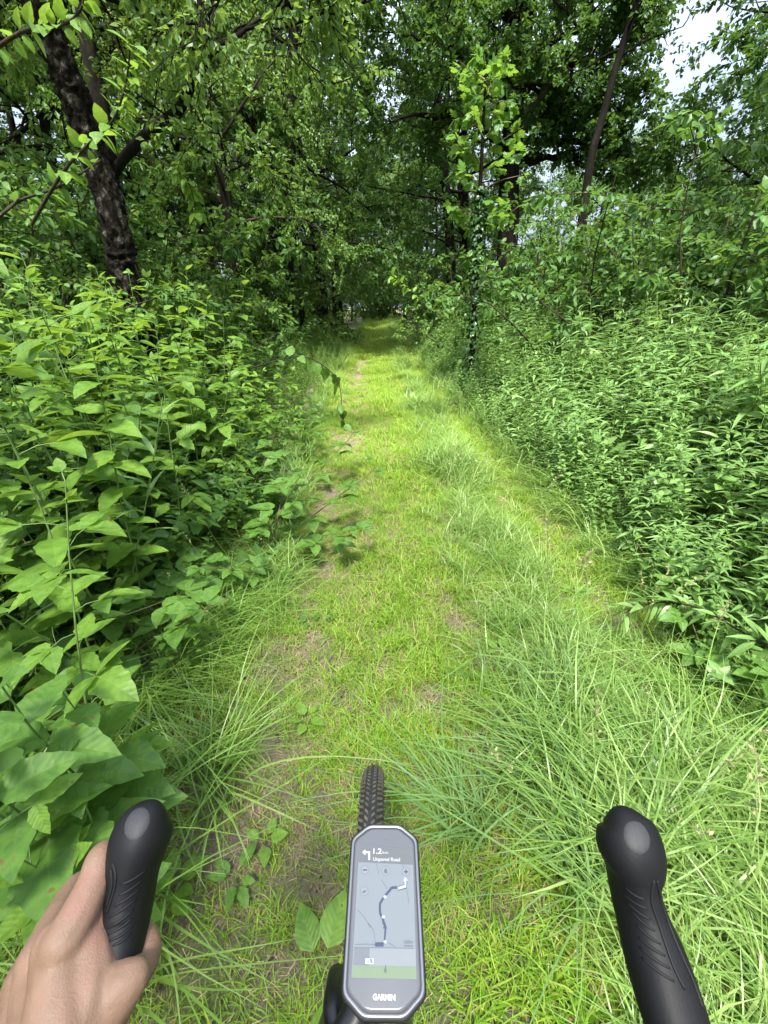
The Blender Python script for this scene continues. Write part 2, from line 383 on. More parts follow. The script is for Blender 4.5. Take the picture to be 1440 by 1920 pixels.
# ------------------------------------------------------------------ trees
def path_pts(p0, d, L, n, r, wig=.15, droop=0.0, up=0.0):
    """wandering path"""
    p = np.array(p0, float); d = np.array(d, float); d /= np.linalg.norm(d); out = [p.copy()]
    for i in range(n):
        d = d + r.normal(0, wig, 3) + np.array([0, 0, up - droop * (i / n)]); d /= np.linalg.norm(d)
        p = p + d * L / n; out.append(p.copy())
    return np.array(out)
def smooth_path(pts, k=4):
    pts = np.asarray([tuple(p) for p in pts], float); n = len(pts); out = []
    for i in range(n - 1):
        p0, p1, p2, p3 = pts[max(i - 1, 0)], pts[i], pts[i + 1], pts[min(i + 2, n - 1)]
        for t in np.arange(k) / k:
            out.append(.5 * ((2 * p1) + (p2 - p0) * t + (2 * p0 - 5 * p1 + 4 * p2 - p3) * t * t + (3 * p1 - p0 - 3 * p2 + p3) * t ** 3))
    out.append(pts[-1]); return np.array(out)
def at(pts, t):
    f = t * (len(pts) - 1); i = min(int(f), len(pts) - 2); f -= i
    return pts[i] * (1 - f) + pts[i + 1] * f, pts[i + 1] - pts[i]
def leafy(twigs, r, per, size, shape, droop=.2, flat=.8, spread=1.0):
    """leaves set along every twig -> V, F"""
    A = np.array([t[0] for t in twigs]); B = np.array([t[-1] for t in twigs]); Mid = np.array([t[len(t) // 2] for t in twigs])
    n = len(A) * per; k = np.repeat(np.arange(len(A)), per); t = r.random(n) ** .8
    p = ((1 - t) ** 2)[:, None] * A[k] + (2 * t * (1 - t))[:, None] * (2 * Mid[k] - .5 * A[k] - .5 * B[k]) + (t ** 2)[:, None] * B[k]
    ax = B[k] - A[k]; ax /= np.linalg.norm(ax, axis=1)[:, None] + 1e-9
    side = r.normal(0, 1, (n, 3)); side[:, 2] *= .5; side -= ax * (side * ax).sum(1)[:, None]; side /= np.linalg.norm(side, axis=1)[:, None]
    D = ax * .55 + side * spread + np.array([0, 0, -droop])
    N = np.array([0, 0, flat]) + r.normal(0, .38, (n, 3))
    sz = size * r.uniform(.6, 1.25, n)
    return scatter_np(shape, p + side * size * .15, D, N, sz)
def limb_set(tr_pts, tr_rad, r, n, h0, h1, length, up=.25, sub=6, tw=5, sublen=.5, twlen=.45, droop=.3, wig=.14, az=None, limbrad=.35, prof=None):
    """limbs, branches and twigs growing from a trunk path; returns MB of wood, list of twig paths"""
    wood = MB(); twigs = []
    for i in range(n):
        t = h0 + (h1 - h0) * (i + r.random() * .8) / n
        p, dd = at(tr_pts, t); rad = np.interp(t, np.linspace(0, 1, len(tr_rad)), tr_rad) * limbrad + .006
        a = (az(i, t, r) if az else i * 2.4 + r.uniform(-.5, .5)); L = length * (prof(t) if prof else (1.15 - .6 * t)) * r.uniform(.75, 1.2)
        d = np.array([cos(a), sin(a), up + r.uniform(-.15, .3)])
        lp = path_pts(p, d, L, 7, r, wig, droop * .25, .02)
        wood.tube(lp, np.linspace(rad, .006, len(lp)), 6)
        for j in range(sub):
            ts = .25 + .75 * (j + r.random()) / sub; q, qd = at(lp, min(ts, .99)); qd = qd / np.linalg.norm(qd)
            s = r.normal(0, 1, 3); s[2] *= .45; s -= qd * s.dot(qd); s /= np.linalg.norm(s)
            Ls = L * sublen * (1.15 - .6 * ts) * r.uniform(.7, 1.2)
            sp = path_pts(q, qd * .55 + s * .9, Ls, 4, r, wig, droop * .6)
            wood.tube(sp, np.linspace(rad * .3 + .003, .003, len(sp)), 4, False)
            for k in range(tw):
                tt = .2 + .8 * (k + r.random()) / tw; u, ud = at(sp, min(tt, .99)); ud = ud / np.linalg.norm(ud)
                s2 = r.normal(0, 1, 3); s2[2] *= .5; s2 -= ud * s2.dot(ud); s2 /= np.linalg.norm(s2)
                tp = path_pts(u, ud * .6 + s2, twlen * r.uniform(.6, 1.2), 2, r, .12, droop)
                twigs.append(tp); 
                if k % 2 == 0: wood.tube(tp, [.004, .003, .0015], 3, False)
    return wood, twigs
def trunk_mesh(pts, rad, sides=10, rough=0.0, seed=0):
    mb = MB(); pts = np.asarray(pts); rad = np.asarray(rad); mb.tube(pts, rad, sides)
    if rough:
        V = mb.v[0]; n = len(pts); r = np.random.default_rng(seed)
        th = np.tile(np.arange(sides), n); z = np.repeat(np.arange(n), sides)
        nz = .6 * vnoise(th * 1.0, z * .9, 1.5, seed) + .4 * vnoise(th * 1.0, z * 2.1, 1.0, seed + 1) - .5
        c = np.repeat(pts, sides, 0); W = V[:n * sides]; W += (W - c) * (nz * 2 * rough)[:, None]; V[:n * sides] = W
    return mb
def tree_parts(root, trunk_mb, bark, wood, leaf_vf, leafm, woodm=None):
    link('trunk', trunk_mb.mesh('trunk', bark, True), root)
    if wood is not None: link('limbs', wood.mesh('limbs', woodm or bark, True), root)
    if leaf_vf is not None: link('crown', mesh_np('crown', leaf_vf[0], leaf_vf[1], leafm), root)

def forest_tree(seed, H, trad, crown0, spread, leafm, lsize, shape, bark, per=22, n=16, up=.25, droop=.35, sub=7, tw=5, name='tree', label='', group=None):
    r = np.random.default_rng(seed)
    tp = path_pts((0, 0, -.2), (r.uniform(-.05, .05), r.uniform(-.05, .05), 1), H, 12, r, .035, 0, .02)
    rad = np.linspace(trad, trad * .18, len(tp)); rad[0] *= 1.35
    wood, tw_ = limb_set(tp, rad, r, n, crown0, .99, spread, up, sub, tw, .5, .5, droop, prof=lambda t: .55 + .75 * sin(pi * min(1, (t - crown0 + .12) / (1.1 - crown0))))
    root = thing(name, label, 'tree', group=group)
    tree_parts(root, trunk_mesh(tp, rad, 10), bark, wood, leafy(tw_, r, int(per * 1.7), lsize * 1.12, shape, droop, .75), leafm)
    remember(root)
    return root

RH = shp_rhomb(.66); OV = shp_ovate(.34, .2, .2, 0, 3); MP = shp_lobed()
def bush(seed, H, W, leafm, lsize, shape, stems=12, per=12, sub=7, tw=5, droop=.35, name='shrub', label='', group=None):
    r = np.random.default_rng(seed); wood = MB(); twigs = []
    for i in range(stems):
        a = i * 2.4 + r.uniform(-.4, .4); lean = r.uniform(.1, 1.0) * W / H
        L = H * r.uniform(.65, 1.1)
        lp = path_pts((.12 * cos(a), .12 * sin(a), -.05), (cos(a) * lean, sin(a) * lean, 1), L, 7, r, .09, .10)
        wood.tube(lp, np.linspace(.016, .004, len(lp)), 5)
        for j in range(sub):
            ts = .12 + .87 * (j + r.random()) / sub; q, qd = at(lp, min(ts, .99)); b = r.uniform(0, 2 * pi)
            sp = path_pts(q, (cos(b), sin(b), r.uniform(.0, .7)), W * .42 * r.uniform(.5, 1.2), 3, r, .12, .3)
            wood.tube(sp, np.linspace(.006, .002, len(sp)), 4, False)
            for k in range(tw):
                u, ud = at(sp, min(.15 + .85 * (k + r.random()) / tw, .99)); s2 = r.normal(0, 1, 3); s2[2] *= .4
                tp = path_pts(u, ud / np.linalg.norm(ud) * .7 + s2 * .7, .28 * r.uniform(.5, 1.2), 2, r, .1, droop); twigs.append(tp)
                if k % 2 == 0: wood.tube(tp, [.003, .002, .001], 3, False)
    root = thing(name, label, 'shrub', group=group)
    link('stems', wood.mesh('stems', M['twig'], True), root)
    V, F = leafy(twigs, r, per, lsize, shape, .25, 1.0)
    link('foliage', mesh_np('foliage', V, F, leafm), root); remember(root)
    return root

# the rough barked tree at the left
def rough_tree():
    r = np.random.default_rng(21); Y = 5.0
    base = P(238, 600, Y); base.z = 0
    pts = smooth_path([base + Vector((.03, 0, -.2)), P(240, 560, Y), P(222, 450, Y), P(182, 300, Y), P(135, 170, Y - .05), P(85, 50, Y - .1), P(30, -90, Y - .1), P(-40, -260, Y), P(-90, -430, Y + .1)], 22)
    o = Vector(base); rel = pts - np.array(o)
    rad = np.interp(np.linspace(0, 1, len(rel)), [0, .12, .5, 1], [.19, .135, .12, .05])
    root = thing('rough_barked_tree', 'leaning tree with rough fissured bark flecked pale, left behind the saplings', 'tree', o)
    tm = trunk_mesh(rel, rad, 40, .34, 3)
    wood, tw_ = limb_set(rel, rad, r, 13, .68, .99, 1.9, .1, 7, 5, .5, .4, .5, az=lambda i, t, r_: i * 2.4 + r_.uniform(-.5, .5))
    # one limb hangs across the trunk to the right
    V, F = leafy(tw_, r, 34, .062, RH, .5, .6)
    tree_parts(root, tm, M['bark_rough'], wood, (V, F), M['birch'], M['bark'])
    return root
rough_tree()

def arching_tree():
    """dark trunk with the long limb that arches over towards the track"""
    r = np.random.default_rng(5); Y = 6.6
    base = P(215, 560, Y); base.z = 0; o = np.array(base)
    tr = smooth_path([o + (0, 0, -.2), np.array(P(212, 480, Y)), np.array(P(207, 360, Y)), np.array(P(196, 240, Y)), np.array(P(172, 120, Y)), np.array(P(150, 0, Y)), np.array(P(130, -160, Y)), np.array(P(120, -330, Y))], 5) - o
    rad = np.linspace(.14, .05, len(tr)); rad[0] = .2
    limb = smooth_path([P(212, 330, Y), P(238, 290, Y - .9), P(290, 240, Y - 1.9), P(330, 212, Y - 2.3), P(358, 160, Y - 2.5), P(386, 106, Y - 2.6), P(379, 50, Y - 2.6), P(368, -20, Y - 2.6), P(350, -110, Y - 2.6)], 4) - o
    fork = smooth_path([P(387, 106, Y - 2.6), P(420, 80, Y - 2.6), P(447, 66, Y - 2.55), P(480, 40, Y - 2.5), P(540, 5, Y - 2.4)], 4) - o
    f2 = smooth_path([P(432, 74, Y - 2.57), P(445, 52, Y - 2.55), P(478, 42, Y - 2.5)], 4) - o
    br2 = smooth_path([P(290, 242, Y - 1.9), P(340, 258, Y - 2.0), P(400, 290, Y - 2.0), P(440, 325, Y - 2.0)], 4) - o
    br3 = smooth_path([P(205, 90, Y), P(240, 70, Y - .2), P(290, 76, Y - .4), P(330, 90, Y - .5), P(380, 92, Y - .5)], 4) - o
    wood = MB()
    for pth, a, b in ((limb, .055, .018), (fork, .024, .006), (f2, .010, .004), (br2, .011, .003), (br3, .05, .01)):
        wood.tube(pth, np.linspace(a, b, len(pth)), 9)
    tw_ = []
    for pth in (limb, fork, br2, br3):
        pr = [.012] * len(pth)
        wd, t2 = limb_set(pth, pr, r, 4, .6, .98, .9, .15, 6, 5, .5, .35, .55, az=lambda i, t, r_: r_.uniform(0, 2 * pi))
        wood.v += wd.v; wood.f3 += [f + wood.n for f in wd.f3]; wood.f4 += [f + wood.n for f in wd.f4]; wood.n += wd.n
        tw_ += t2[::2]
    wd, t2 = limb_set(tr, rad, r, 9, .62, .99, 2.2, .2, 6, 5, .5, .4, .4); tw_ += t2
    wood.v += wd.v; wood.f3 += [f + wood.n for f in wd.f3]; wood.f4 += [f + wood.n for f in wd.f4]; wood.n += wd.n
    root = thing('arching_tree', 'dark tree whose long curved limb arches up and forks above the left bank', 'tree', o)
    tree_parts(root, trunk_mesh(tr, rad, 12), M['bark'], wood, leafy(tw_, r, 22, .056, RH, .5, .6), M['birch'])
arching_tree()

def weeping_birch():
    """hanging curtain of small leaves left of the gap"""
    r = np.random.default_rng(31); Y = 8.8
    base = P(455, 600, Y); base.z = 0; o = np.array(base)
    tr = path_pts((0, 0, -.2), (.02, 0, 1), 10.5, 12, r, .03); rad = np.linspace(.13, .04, len(tr))
    wood = MB(); tw_ = []
    for i in range(30):
        t = .28 + .7 * i / 30; p, _ = at(tr, t); a = i * 2.4 + r.uniform(-.4, .4); L = r.uniform(1.1, 2.3) * (1.15 - .5 * t)
        lp = path_pts(p, (cos(a), sin(a), .55), L, 6, r, .1, .25); wood.tube(lp, np.linspace(.03, .008, len(lp)), 5)
        for j in range(9):
            q, qd = at(lp, .25 + .74 * (j + r.random()) / 9); b = r.uniform(0, 2 * pi)
            hang = path_pts(q, (cos(b) * .7, sin(b) * .7, .15), r.uniform(.7, 1.6), 6, r, .08, .9); wood.tube(hang, np.linspace(.005, .0015, len(hang)), 3, False)
            for k in range(5):
                u, ud = at(hang, .1 + .88 * (k + r.random()) / 5); s2 = r.normal(0, .6, 3)
                tw_.append(path_pts(u, ud / np.linalg.norm(ud) + s2 * .6, .35, 2, r, .1, .7))
    root = thing('weeping_birch', 'birch with a hanging curtain of small olive leaves left of the track', 'tree', o)
    tree_parts(root, trunk_mesh(tr, rad, 10), M['bark'], wood, leafy(tw_, r, 28, .056, RH, .9, .35), M['birch'], M['twig'])
    remember(root); return root
wb = weeping_birch()

def oak_tree():
    r = np.random.default_rng(44); Y = 13.0
    base = P(950, 580, Y); base.z = 0; o = np.array(base)
    tr = smooth_path([o + (0, 0, -.2), np.array(P(952, 450, Y)), np.array(P(955, 330, Y)), np.array(P(966, 200, Y)), np.array(P(978, 90, Y)), np.array(P(990, 0, Y)), np.array(P(1000, -120, Y)), np.array(P(1010, -260, Y))], 4) - o
    rad = np.interp(np.linspace(0, 1, len(tr)), [0, .1, .5, 1], [.36, .27, .22, .1])
    wood = MB(); pale = MB(); tw_ = []
    arms = [([P(962, 250, Y), P(1000, 205, Y - .2), P(1035, 150, Y - .5), P(1075, 120, Y - .8), P(1120, 100, Y - 1)], .16, .03, 1),
            ([P(960, 300, Y), P(1000, 300, Y + .2), P(1050, 295, Y), P(1085, 305, Y - .3), P(1120, 330, Y - .5)], .09, .03, 0),
            ([P(985, 60, Y), P(1040, 150, Y), P(1075, 185, Y - .3), P(1110, 210, Y - .5), P(1140, 200, Y - .8), P(1190, 215, Y - 1)], .08, .02, 0),
            ([P(1040, 200, Y), P(1075, 184, Y - .3), P(1095, 200, Y - .3), P(1105, 220, Y - .4)], .05, .02, 0),
            ([P(1050, 265, Y), P(1110, 265, Y - .4), P(1170, 265, Y - .8), P(1215, 280, Y - 1), P(1240, 300, Y - 1.2)], .07, .015, 0),
            ([P(980, 60, Y), P(930, 0, Y), P(880, -60, Y - .3), P(840, -100, Y - .6)], .12, .03, 0),
            ([P(965, 200, Y), P(900, 130, Y - .5), P(830, 90, Y - 1), P(770, 60, Y - 1.4)], .10, .02, 0),
            ([P(958, 280, Y), P(880, 230, Y - .8), P(800, 215, Y - 1.5), P(740, 230, Y - 2)], .08, .015, 0),
            ([P(990, 0, Y), P(1050, -60, Y), P(1130, -90, Y - .5), P(1230, -90, Y - 1)], .12, .03, 0),
            ([P(975, 120, Y), P(1060, 60, Y - .5), P(1150, 40, Y - 1), P(1250, 60, Y - 1.3)], .10, .02, 0)]
    for pl, a, b, light in arms:
        pth = smooth_path(pl, 4) - o
        pth[1:-1] += r.normal(0, .04, (len(pth) - 2, 3))
        (pale if light else wood).tube(pth, np.linspace(a, b, len(pth)), 8)
        wd, t2 = limb_set(pth, np.linspace(a, b, len(pth)), r, 8, .3, .99, 1.7, .12, 6, 5, .5, .4, .25, wig=.2, az=lambda i, t, r_: r_.uniform(0, 2 * pi))
        for f in wd.f3: wood.f3.append(f + wood.n)
        for f in wd.f4: wood.f4.append(f + wood.n)
        wood.v += wd.v; wood.n += wd.n; tw_ += t2
    wd, t2 = limb_set(tr, rad, r, 9, .72, .99, 2.4, .3, 6, 5, .5, .4, .25); tw_ += t2
    for f in wd.f3: wood.f3.append(f + wood.n)
    for f in wd.f4: wood.f4.append(f + wood.n)
    wood.v += wd.v; wood.n += wd.n
    root = thing('oak_tree', 'large spreading oak with thick twisting limbs right of the track', 'tree', o)
    tree_parts(root, trunk_mesh(tr, rad, 16, .08, 5), M['bark'], wood, leafy(tw_, r, 17, .11, RH, .2, .8), M['oak'])
    l = link('limb', pale.mesh('limb', M['bark_light'], True), root); l['label'] = 'pale grey limb reaching up to the right'
oak_tree()

def leaning_tree():
    r = np.random.default_rng(50); Y = 9.5
    base = P(1080, 560, Y); base.z = 0; o = np.array(base)
    tr = smooth_path([o + (0, 0, -.2), np.array(P(1090, 420, Y)), np.array(P(1110, 290, Y)), np.array(P(1135, 200, Y)), np.array(P(1160, 110, Y)), np.array(P(1195, 0, Y)), np.array(P(1240, -140, Y)), np.array(P(1270, -260, Y))], 4) - o
    rad = np.linspace(.085, .035, len(tr))
    wood, tw_ = limb_set(tr, rad, r, 11, .55, .99, 1.3, .3, 5, 4, .5, .4, .3)
    root = thing('leaning_tree', 'slim dark trunk leaning right in front of the oak limbs', 'tree', o)
    tree_parts(root, trunk_mesh(tr, rad, 9), M['bark'], wood, leafy(tw_, r, 9, .08, RH, .3, .7), M['oak'])
leaning_tree()

def maple_sapling():
    r = np.random.default_rng(61); Y = 7.0
    base = P(895, 600, Y); base.z = 0; o = np.array(base)
    tr = smooth_path([o + (0, 0, -.1), np.array(P(893, 520, Y)), np.array(P(897, 420, Y)), np.array(P(903, 300, Y)), np.array(P(908, 200, Y)), np.array(P(912, 130, Y))], 4) - o
    rad = np.linspace(.05, .008, len(tr)); wood = MB(); tw_ = []
    for i in range(30):
        t = .32 + .67 * i / 30; p, _ = at(tr, t); a = i * 2.4 + r.uniform(-.3, .3); L = .90 * (1.15 - .8 * t) * r.uniform(.6, 1.25)
        lp = path_pts(p, (cos(a), sin(a), .6), L, 4, r, .1, .2); wood.tube(lp, np.linspace(.008, .002, len(lp)), 4, False)
        for j in range(3): q, qd = at(lp, .3 + .65 * j / 3); tw_.append(path_pts(q, qd / np.linalg.norm(qd) + r.normal(0, .6, 3), .14, 2, r))
    root = thing('maple_sapling', 'slender maple sapling with bright lobed leaves, its foot wrapped in dark ivy', 'tree', o)
    tree_parts(root, trunk_mesh(tr, rad, 8), M['bark'], wood, leafy(tw_, r, 4, .125, MP, .35, .8), M['maple'], M['stem_red'])
    n = 1500; t = r.random(n) ** 1.2 * .52; i0 = t * (len(tr) - 1); k = np.minimum(i0.astype(int), len(tr) - 2)
    pc = tr[k] + (tr[k + 1] - tr[k]) * (i0 - k)[:, None]; a = r.uniform(0, 2 * pi, n); rr = r.uniform(.03, .17, n) * (1.1 - t)
    dv = np.stack([np.cos(a), np.sin(a), np.zeros(n)], 1)
    V, F = scatter_np(shp_ovate(.45, .2, .15, 0, 3), pc + dv * rr[:, None], dv * .5 + (0, 0, -.7) + r.normal(0, .3, (n, 3)), dv + (0, 0, .7) + r.normal(0, .2, (n, 3)), r.uniform(.04, .075, n))
    link('ivy', mesh_np('ivy', V, F, M['ivy']), root)
maple_sapling()

def PG(px, py, Y):
    x = P(px, py, Y).x; u = x - float(cx(Y))
    if Y < 34: u = max(u, float(right_edge(Y)) + 1.5) if u > .1 else min(u, float(left_edge(Y)) - 1.5)
    x = u + float(cx(Y)); return Vector((x, Y, float(gh(x, Y))))
# forest around and behind
tA = forest_tree(101, 13, .17, .20, 3.2, M['oak'], .105, RH, M['bark'], 17, 18, name='woodland_tree', label='dark woodland tree left of the gap beyond the weeping birch')
tB = forest_tree(102, 11, .13, .14, 2.6, M['hazel'], .10, RH, M['bark'], 16, 18, name='woodland_tree', label='bushy woodland tree overhanging the dark end of the track')
tC = forest_tree(103, 14, .20, .32, 3.4, M['oak'], .11, RH, M['bark'], 16, 17, name='woodland_tree', label='tall dark trunk with high crown standing just right of the gap')
tD = forest_tree(104, 9, .09, .10, 2.3, M['shrub_light'], .09, RH, M['bark'], 15, 17, name='woodland_tree', label='pale green young tree left of the gap with light leaves')
tA.location = PG(560, 600, 12); tB.location = PG(660, 600, 21)
tC.location = PG(795, 600, 17); tD.location = PG(615, 600, 14.5)
trees = [(tA, 350, 12, 'dark leafy tree filling the gap behind the weeping birch'), (tA, 60, 9.5, 'dark woodland tree behind the rough barked trunk'),
         (tB, 120, 13, None), (tC, 250, 17, None), (tB, 470, 17, None), (tA, 560, 24, None), (tC, 655, 26, None), (tB, 735, 33, 'bushy tree closing the far end of the track'),
         (tA, 700, 40, None), (tC, 760, 36, None), (tA, 850, 22, None), (tB, 830, 14.5, 'bushy dark tree behind the maple sapling'), (tC, 900, 27, None),
         (tD, 785, 23, None), (tB, 690, 29, None), (tD, 640, 30, None), (tC, 400, 27, None), (tA, -80, 14, None), (tB, -20, 8, None), (tC, 605, 19, None), (tD, 540, 13, None), (tB, 420, 14, None), (tB, 700, 26, None), (tB, 310, 11, None), (tD, 480, 20, None), (tB, 590, 25, None), (tB, 860, 18, None), (tD, 820, 27, None), (tB, 720, 38, None), (tB, 180, 10, None), (tB, 240, 15, None), (tB, 100, 17, None), (tB, 790, 31, None), (tD, 660, 34, None), (tB, 370, 20, None), (tB, 540, 30, None),
         (tB, 760, 44, None), (tB, 640, 44, None), (tA, 500, 36, None), (tC, 880, 40, None)]
NM = {tA.name: 'tA', tB.name: 'tB', tC.name: 'tC', tD.name: 'tD'}
for i, (src, px, Y, lab) in enumerate(trees):
    dup(src, PG(px, 600, Y), i * 1.7, .85 + .3 * ((i * 37) % 10) / 10, lab or f"{ {'tA': 'dark leafed forest tree', 'tB': 'bushy forest tree leafed almost to the ground', 'tC': 'tall forest tree with a bare lower trunk', 'tD': 'pale green young forest tree'}[NM[src.name]]} in the backdrop {'left' if px < 705 else 'right'} of the gap", None if lab else f"{ {'tA': 'dark trees', 'tB': 'bushy trees', 'tC': 'tall trees', 'tD': 'pale young trees'}[NM[src.name]]} in the backdrop {'left' if px < 705 else 'right'} of the gap")
# low trees under the patch of sky at the right, tall one at the right edge
tE = forest_tree(105, 5.6, .08, .06, 2.0, M['hazel'], .09, RH, M['bark'], 15, 16, name='low_tree', label='low bushy tree under the open patch of sky at the right')
tE.location = P(1190, 600, 13).xy.to_3d()
for i, (px, Y, s) in enumerate([(1290, 17, 1.0), (1100, 19, 1.15), (1380, 15, 1.1), (1220, 24, 1.3), (1340, 28, 1.3), (1060, 25, 1.3), (1450, 20, 1.4)]):
    l = P(px, 600, Y); dup(tE, (l.x, l.y, float(gh(l.x, l.y))), i * 2.1, s, 'low bushy tree in the row behind the right hand shrubs', 'low trees behind the right bank')
tF = forest_tree(106, 9.0, .12, .16, 1.9, M['oak'], .085, RH, M['bark'], 13, 18, name='edge_tree', label='dark leafy tree at the right edge against the sky')
l = P(1520, 600, 5.4); tF.location = (l.x, l.y, 0)
for i, (px, Y, s, lab) in enumerate([(1500, 8.5, 1.15, 'dark leafy tree standing second at the right edge, behind the first'), (1480, 12, 1.2, 'dark leafy tree standing third at the right edge, farthest back'), (1400, 10.5, 1.15, 'leafy tree filling the sky gap just left of the trees at the right edge')]):
    l = P(px, 600, Y); dup(tF, (l.x, l.y, 0), 1 + i * 2.2, s, lab)
for i, (x, y, s) in enumerate([(-3.3, -3.9, .95), (3.7, -4.4, .95), (-8.5, -1.5, .9), (9.0, -1.5, .9), (-5.5, -15, 1.1), (5.6, -16, 1.1)]):  # all out of view; the nearest pair is added to shade the foreground
    dup([tA, tB][i % 2], (x, y, 0), i * 1.9, s, 'unseen woodland tree beside the track where the rider came from', 'forest trees behind the rider')

# shrubs
bA = bush(201, 2.6, 1.7, M['hazel'], .085, OV, label='dark hazel like shrub behind the tall herbs at the right')
bB = bush(202, 3.1, 1.9, M['hazel'], .10, OV, label='large leaved dark shrub at the far right above the herbs')
bC = bush(203, 2.3, 1.6, M['shrub_light'], .075, OV, label='light green shrub beside the track left of the gap')
bD = bush(204, 2.0, 1.5, M['shrub_light'], .085, OV, label='light shrub behind the left saplings')
def clear(px, Y, s):
    x = P(px, 600, Y).x; u = x - float(cx(Y))
    if Y < 33: u = max(u, float(right_edge(Y)) + 1.05 * s) if u > 0.1 else min(u, float(left_edge(Y)) - 1.05 * s - (1.1 if Y > 5.8 else 0))
    x = u + float(cx(Y)); return (x, Y, float(gh(x, Y)))
def place(o, px, Y, rz=0, s=1.0): o.location = clear(px, Y, s); o.rotation_euler.z = rz; o.scale = (s,) * 3
place(bA, 1090, 6.2, 0, 1.05); place(bB, 1310, 4.6, 1, 1.0); place(bC, 600, 11.0, 0, 1.1); place(bD, 300, 5.6, 0, .95)
SH = [(bA, 1000, 8.5, 1.1), (bB, 1180, 7.2, .95), (bA, 1240, 6.2, 1.0), (bB, 1420, 5.4, 1.05), (bA, 1500, 4.0, 1.0), (bA, 940, 9.5, 1.0), (bC, 840, 10.5, .95), (bC, 800, 13, .95),
      (bA, 860, 13, 1.1), (bB, 1040, 10.5, 1.0), (bA, 1130, 9.5, 1.1), (bB, 1300, 8, 1.1), (bC, 775, 18, 1.0), (bA, 770, 24, 1.2),
      (bC, 560, 9.0, 1.0), (bC, 500, 7.8, 1.0), (bD, 430, 6.6, 1.0), (bC, 640, 16, 1.1), (bA, 655, 22, 1.3), (bC, 520, 11, 1.3), (bD, 370, 7.4, 1.1), (bA, 240, 7, 1.1),
      (bA, 120, 6, 1.1), (bD, 150, 4.9, .9), (bA, 0, 5.2, 1.1), (bD, 20, 4.2, .8), (bA, -80, 4.0, 1.0), (bB, 60, 8, 1.2), (bB, 440, 10, 1.3), (bB, 330, 10, 1.4),
      (bB, 715, 34, 1.5), (bB, 690, 37, 1.7), (bB, 745, 38, 1.6), (bA, 700, 42, 2), (bA, 730, 46, 2), (bB, 668, 30, 1.3), (bA, 765, 30, 1.3)]
KD = {bA.name: 'dark small leaved', bB.name: 'dark large leaved', bC.name: 'light small leaved', bD.name: 'light larger leaved'}
for i, (src, px, Y, s) in enumerate(SH):
    l = clear(px, Y, s); side = 'right' if px > 705 else 'left'
    far = Y > 26
    dup(src, l, i * 2.3, s, 'dark shrub crowding the far end of the track' if far else f'{KD[src.name]} shrub in the thicket behind the {side} bank',
        'shrubs at the end of the track' if far else f'{KD[src.name]} shrubs in the {side} thicket')

# ------------------------------------------------------------------ grass
def clump(seed, n, rad, h0, h1, width, lean, mat, segs=3, name='grass_clump', bias=None, bspread=1.0):
    r = np.random.default_rng(seed); V = []; F = []; c = 0
    for i in range(n):
        a = r.uniform(0, 2 * pi); rr = rad * r.random() ** .5; p = np.array([cos(a) * rr, sin(a) * rr, 0.])
        b = r.uniform(0, 2 * pi) if bias is None else bias + r.normal(0, bspread); h = r.uniform(h0, h1); le = h * lean * r.uniform(.2, 1.2); dr = np.array([cos(b), sin(b), 0]); wv = np.array([-sin(b), cos(b), 0]) * width * r.uniform(.6, 1.3)
        sw = np.array([-sin(b), cos(b), 0]) * r.uniform(-.7, .7); f = r.uniform(-.6, .6); wv = wv * cos(f) + np.array([0, 0, 1]) * 0
        for s in range(segs):
            t = s / segs; q = p + (dr + sw * t) * le * t ** 2.0 + np.array([0, 0, h * (t - .42 * lean * t * t)]); k = (1 - t ** 2 * .75) / 2
            V += [q - wv * k, q + wv * k]
        V.append(p + (dr + sw) * le + np.array([0, 0, h * (1 - .42 * lean)]))
        for s in range(segs - 1): u = c + 2 * s; F += [(u, u + 1, u + 3), (u, u + 3, u + 2)]
        u = c + 2 * (segs - 1); F.append((u, u + 1, u + 2)); c += 2 * segs + 1
    return mesh_np(name, V, np.array(F), mat, True)
def pts_in(n, x0, x1, y0, y1, r): return r.uniform(x0, x1, n), r.uniform(y0, y1, n)
def area_scatter(name, protos, zones, keep, scale, r, tilt=.15):
    PX, PY, SC = [], [], []
    for (x0, x1, y0, y1, dens, smul) in zones:
        n = int((x1 - x0) * (y1 - y0) * dens); x, y = pts_in(n, x0, x1, y0, y1, r)
        k = keep(x, y) > r.random(n); x, y = x[k], y[k]; PX.append(x); PY.append(y); SC.append(np.full(len(x), smul) * scale(x, y) * r.uniform(.7, 1.25, len(x)))
    x = np.concatenate(PX); y = np.concatenate(PY); s = np.concatenate(SC)
    rot = np.stack([r.normal(0, tilt, len(x)), r.normal(0, tilt, len(x)), r.uniform(0, 2 * pi, len(x))], 1)
    return scatter_stuff(name, protos, np.stack([x, y, gh(x, y) - .004], 1), rot, s, r.integers(0, len(protos), len(x)))

def onpath(x, y, soft=.15):
    u = x - cx(y); return np.clip((u - left_edge(y) + .1 + .35 * (y < 2.2)) / soft, 0, 1) * np.clip((right_edge(y) + .3 - u) / soft, 0, 1)
def ruts(x, y):
    u = x - cx(y); n1 = vnoise(x, y, .22, 11); n2 = vnoise(x, y, .7, 12)
    bare = np.exp(-((u + .42) / .20) ** 2) * 1.0 + np.exp(-((u - .10) / .16) ** 2) * .55 * (y < 4.5) + np.exp(-((u + .60) / .16) ** 2) * .25 * (y < 1.6)
    bare = bare * np.where(y < 1.0, .55, 1.0)
    bare = bare * np.clip((n1 * .6 + n2 * .6 - .48) * 3.6, 0, 1.0)
    return np.clip(1 - bare * .85, .15, 1)
r = np.random.default_rng(400)
SG = [clump(i, 26, .05, .035, .11, .0048, .85, M['grass'], 3) for i in range(6)] + [clump(20 + i, 20, .06, .03, .10, .0026, 1.3, M['straw'], 3) for i in range(2)]
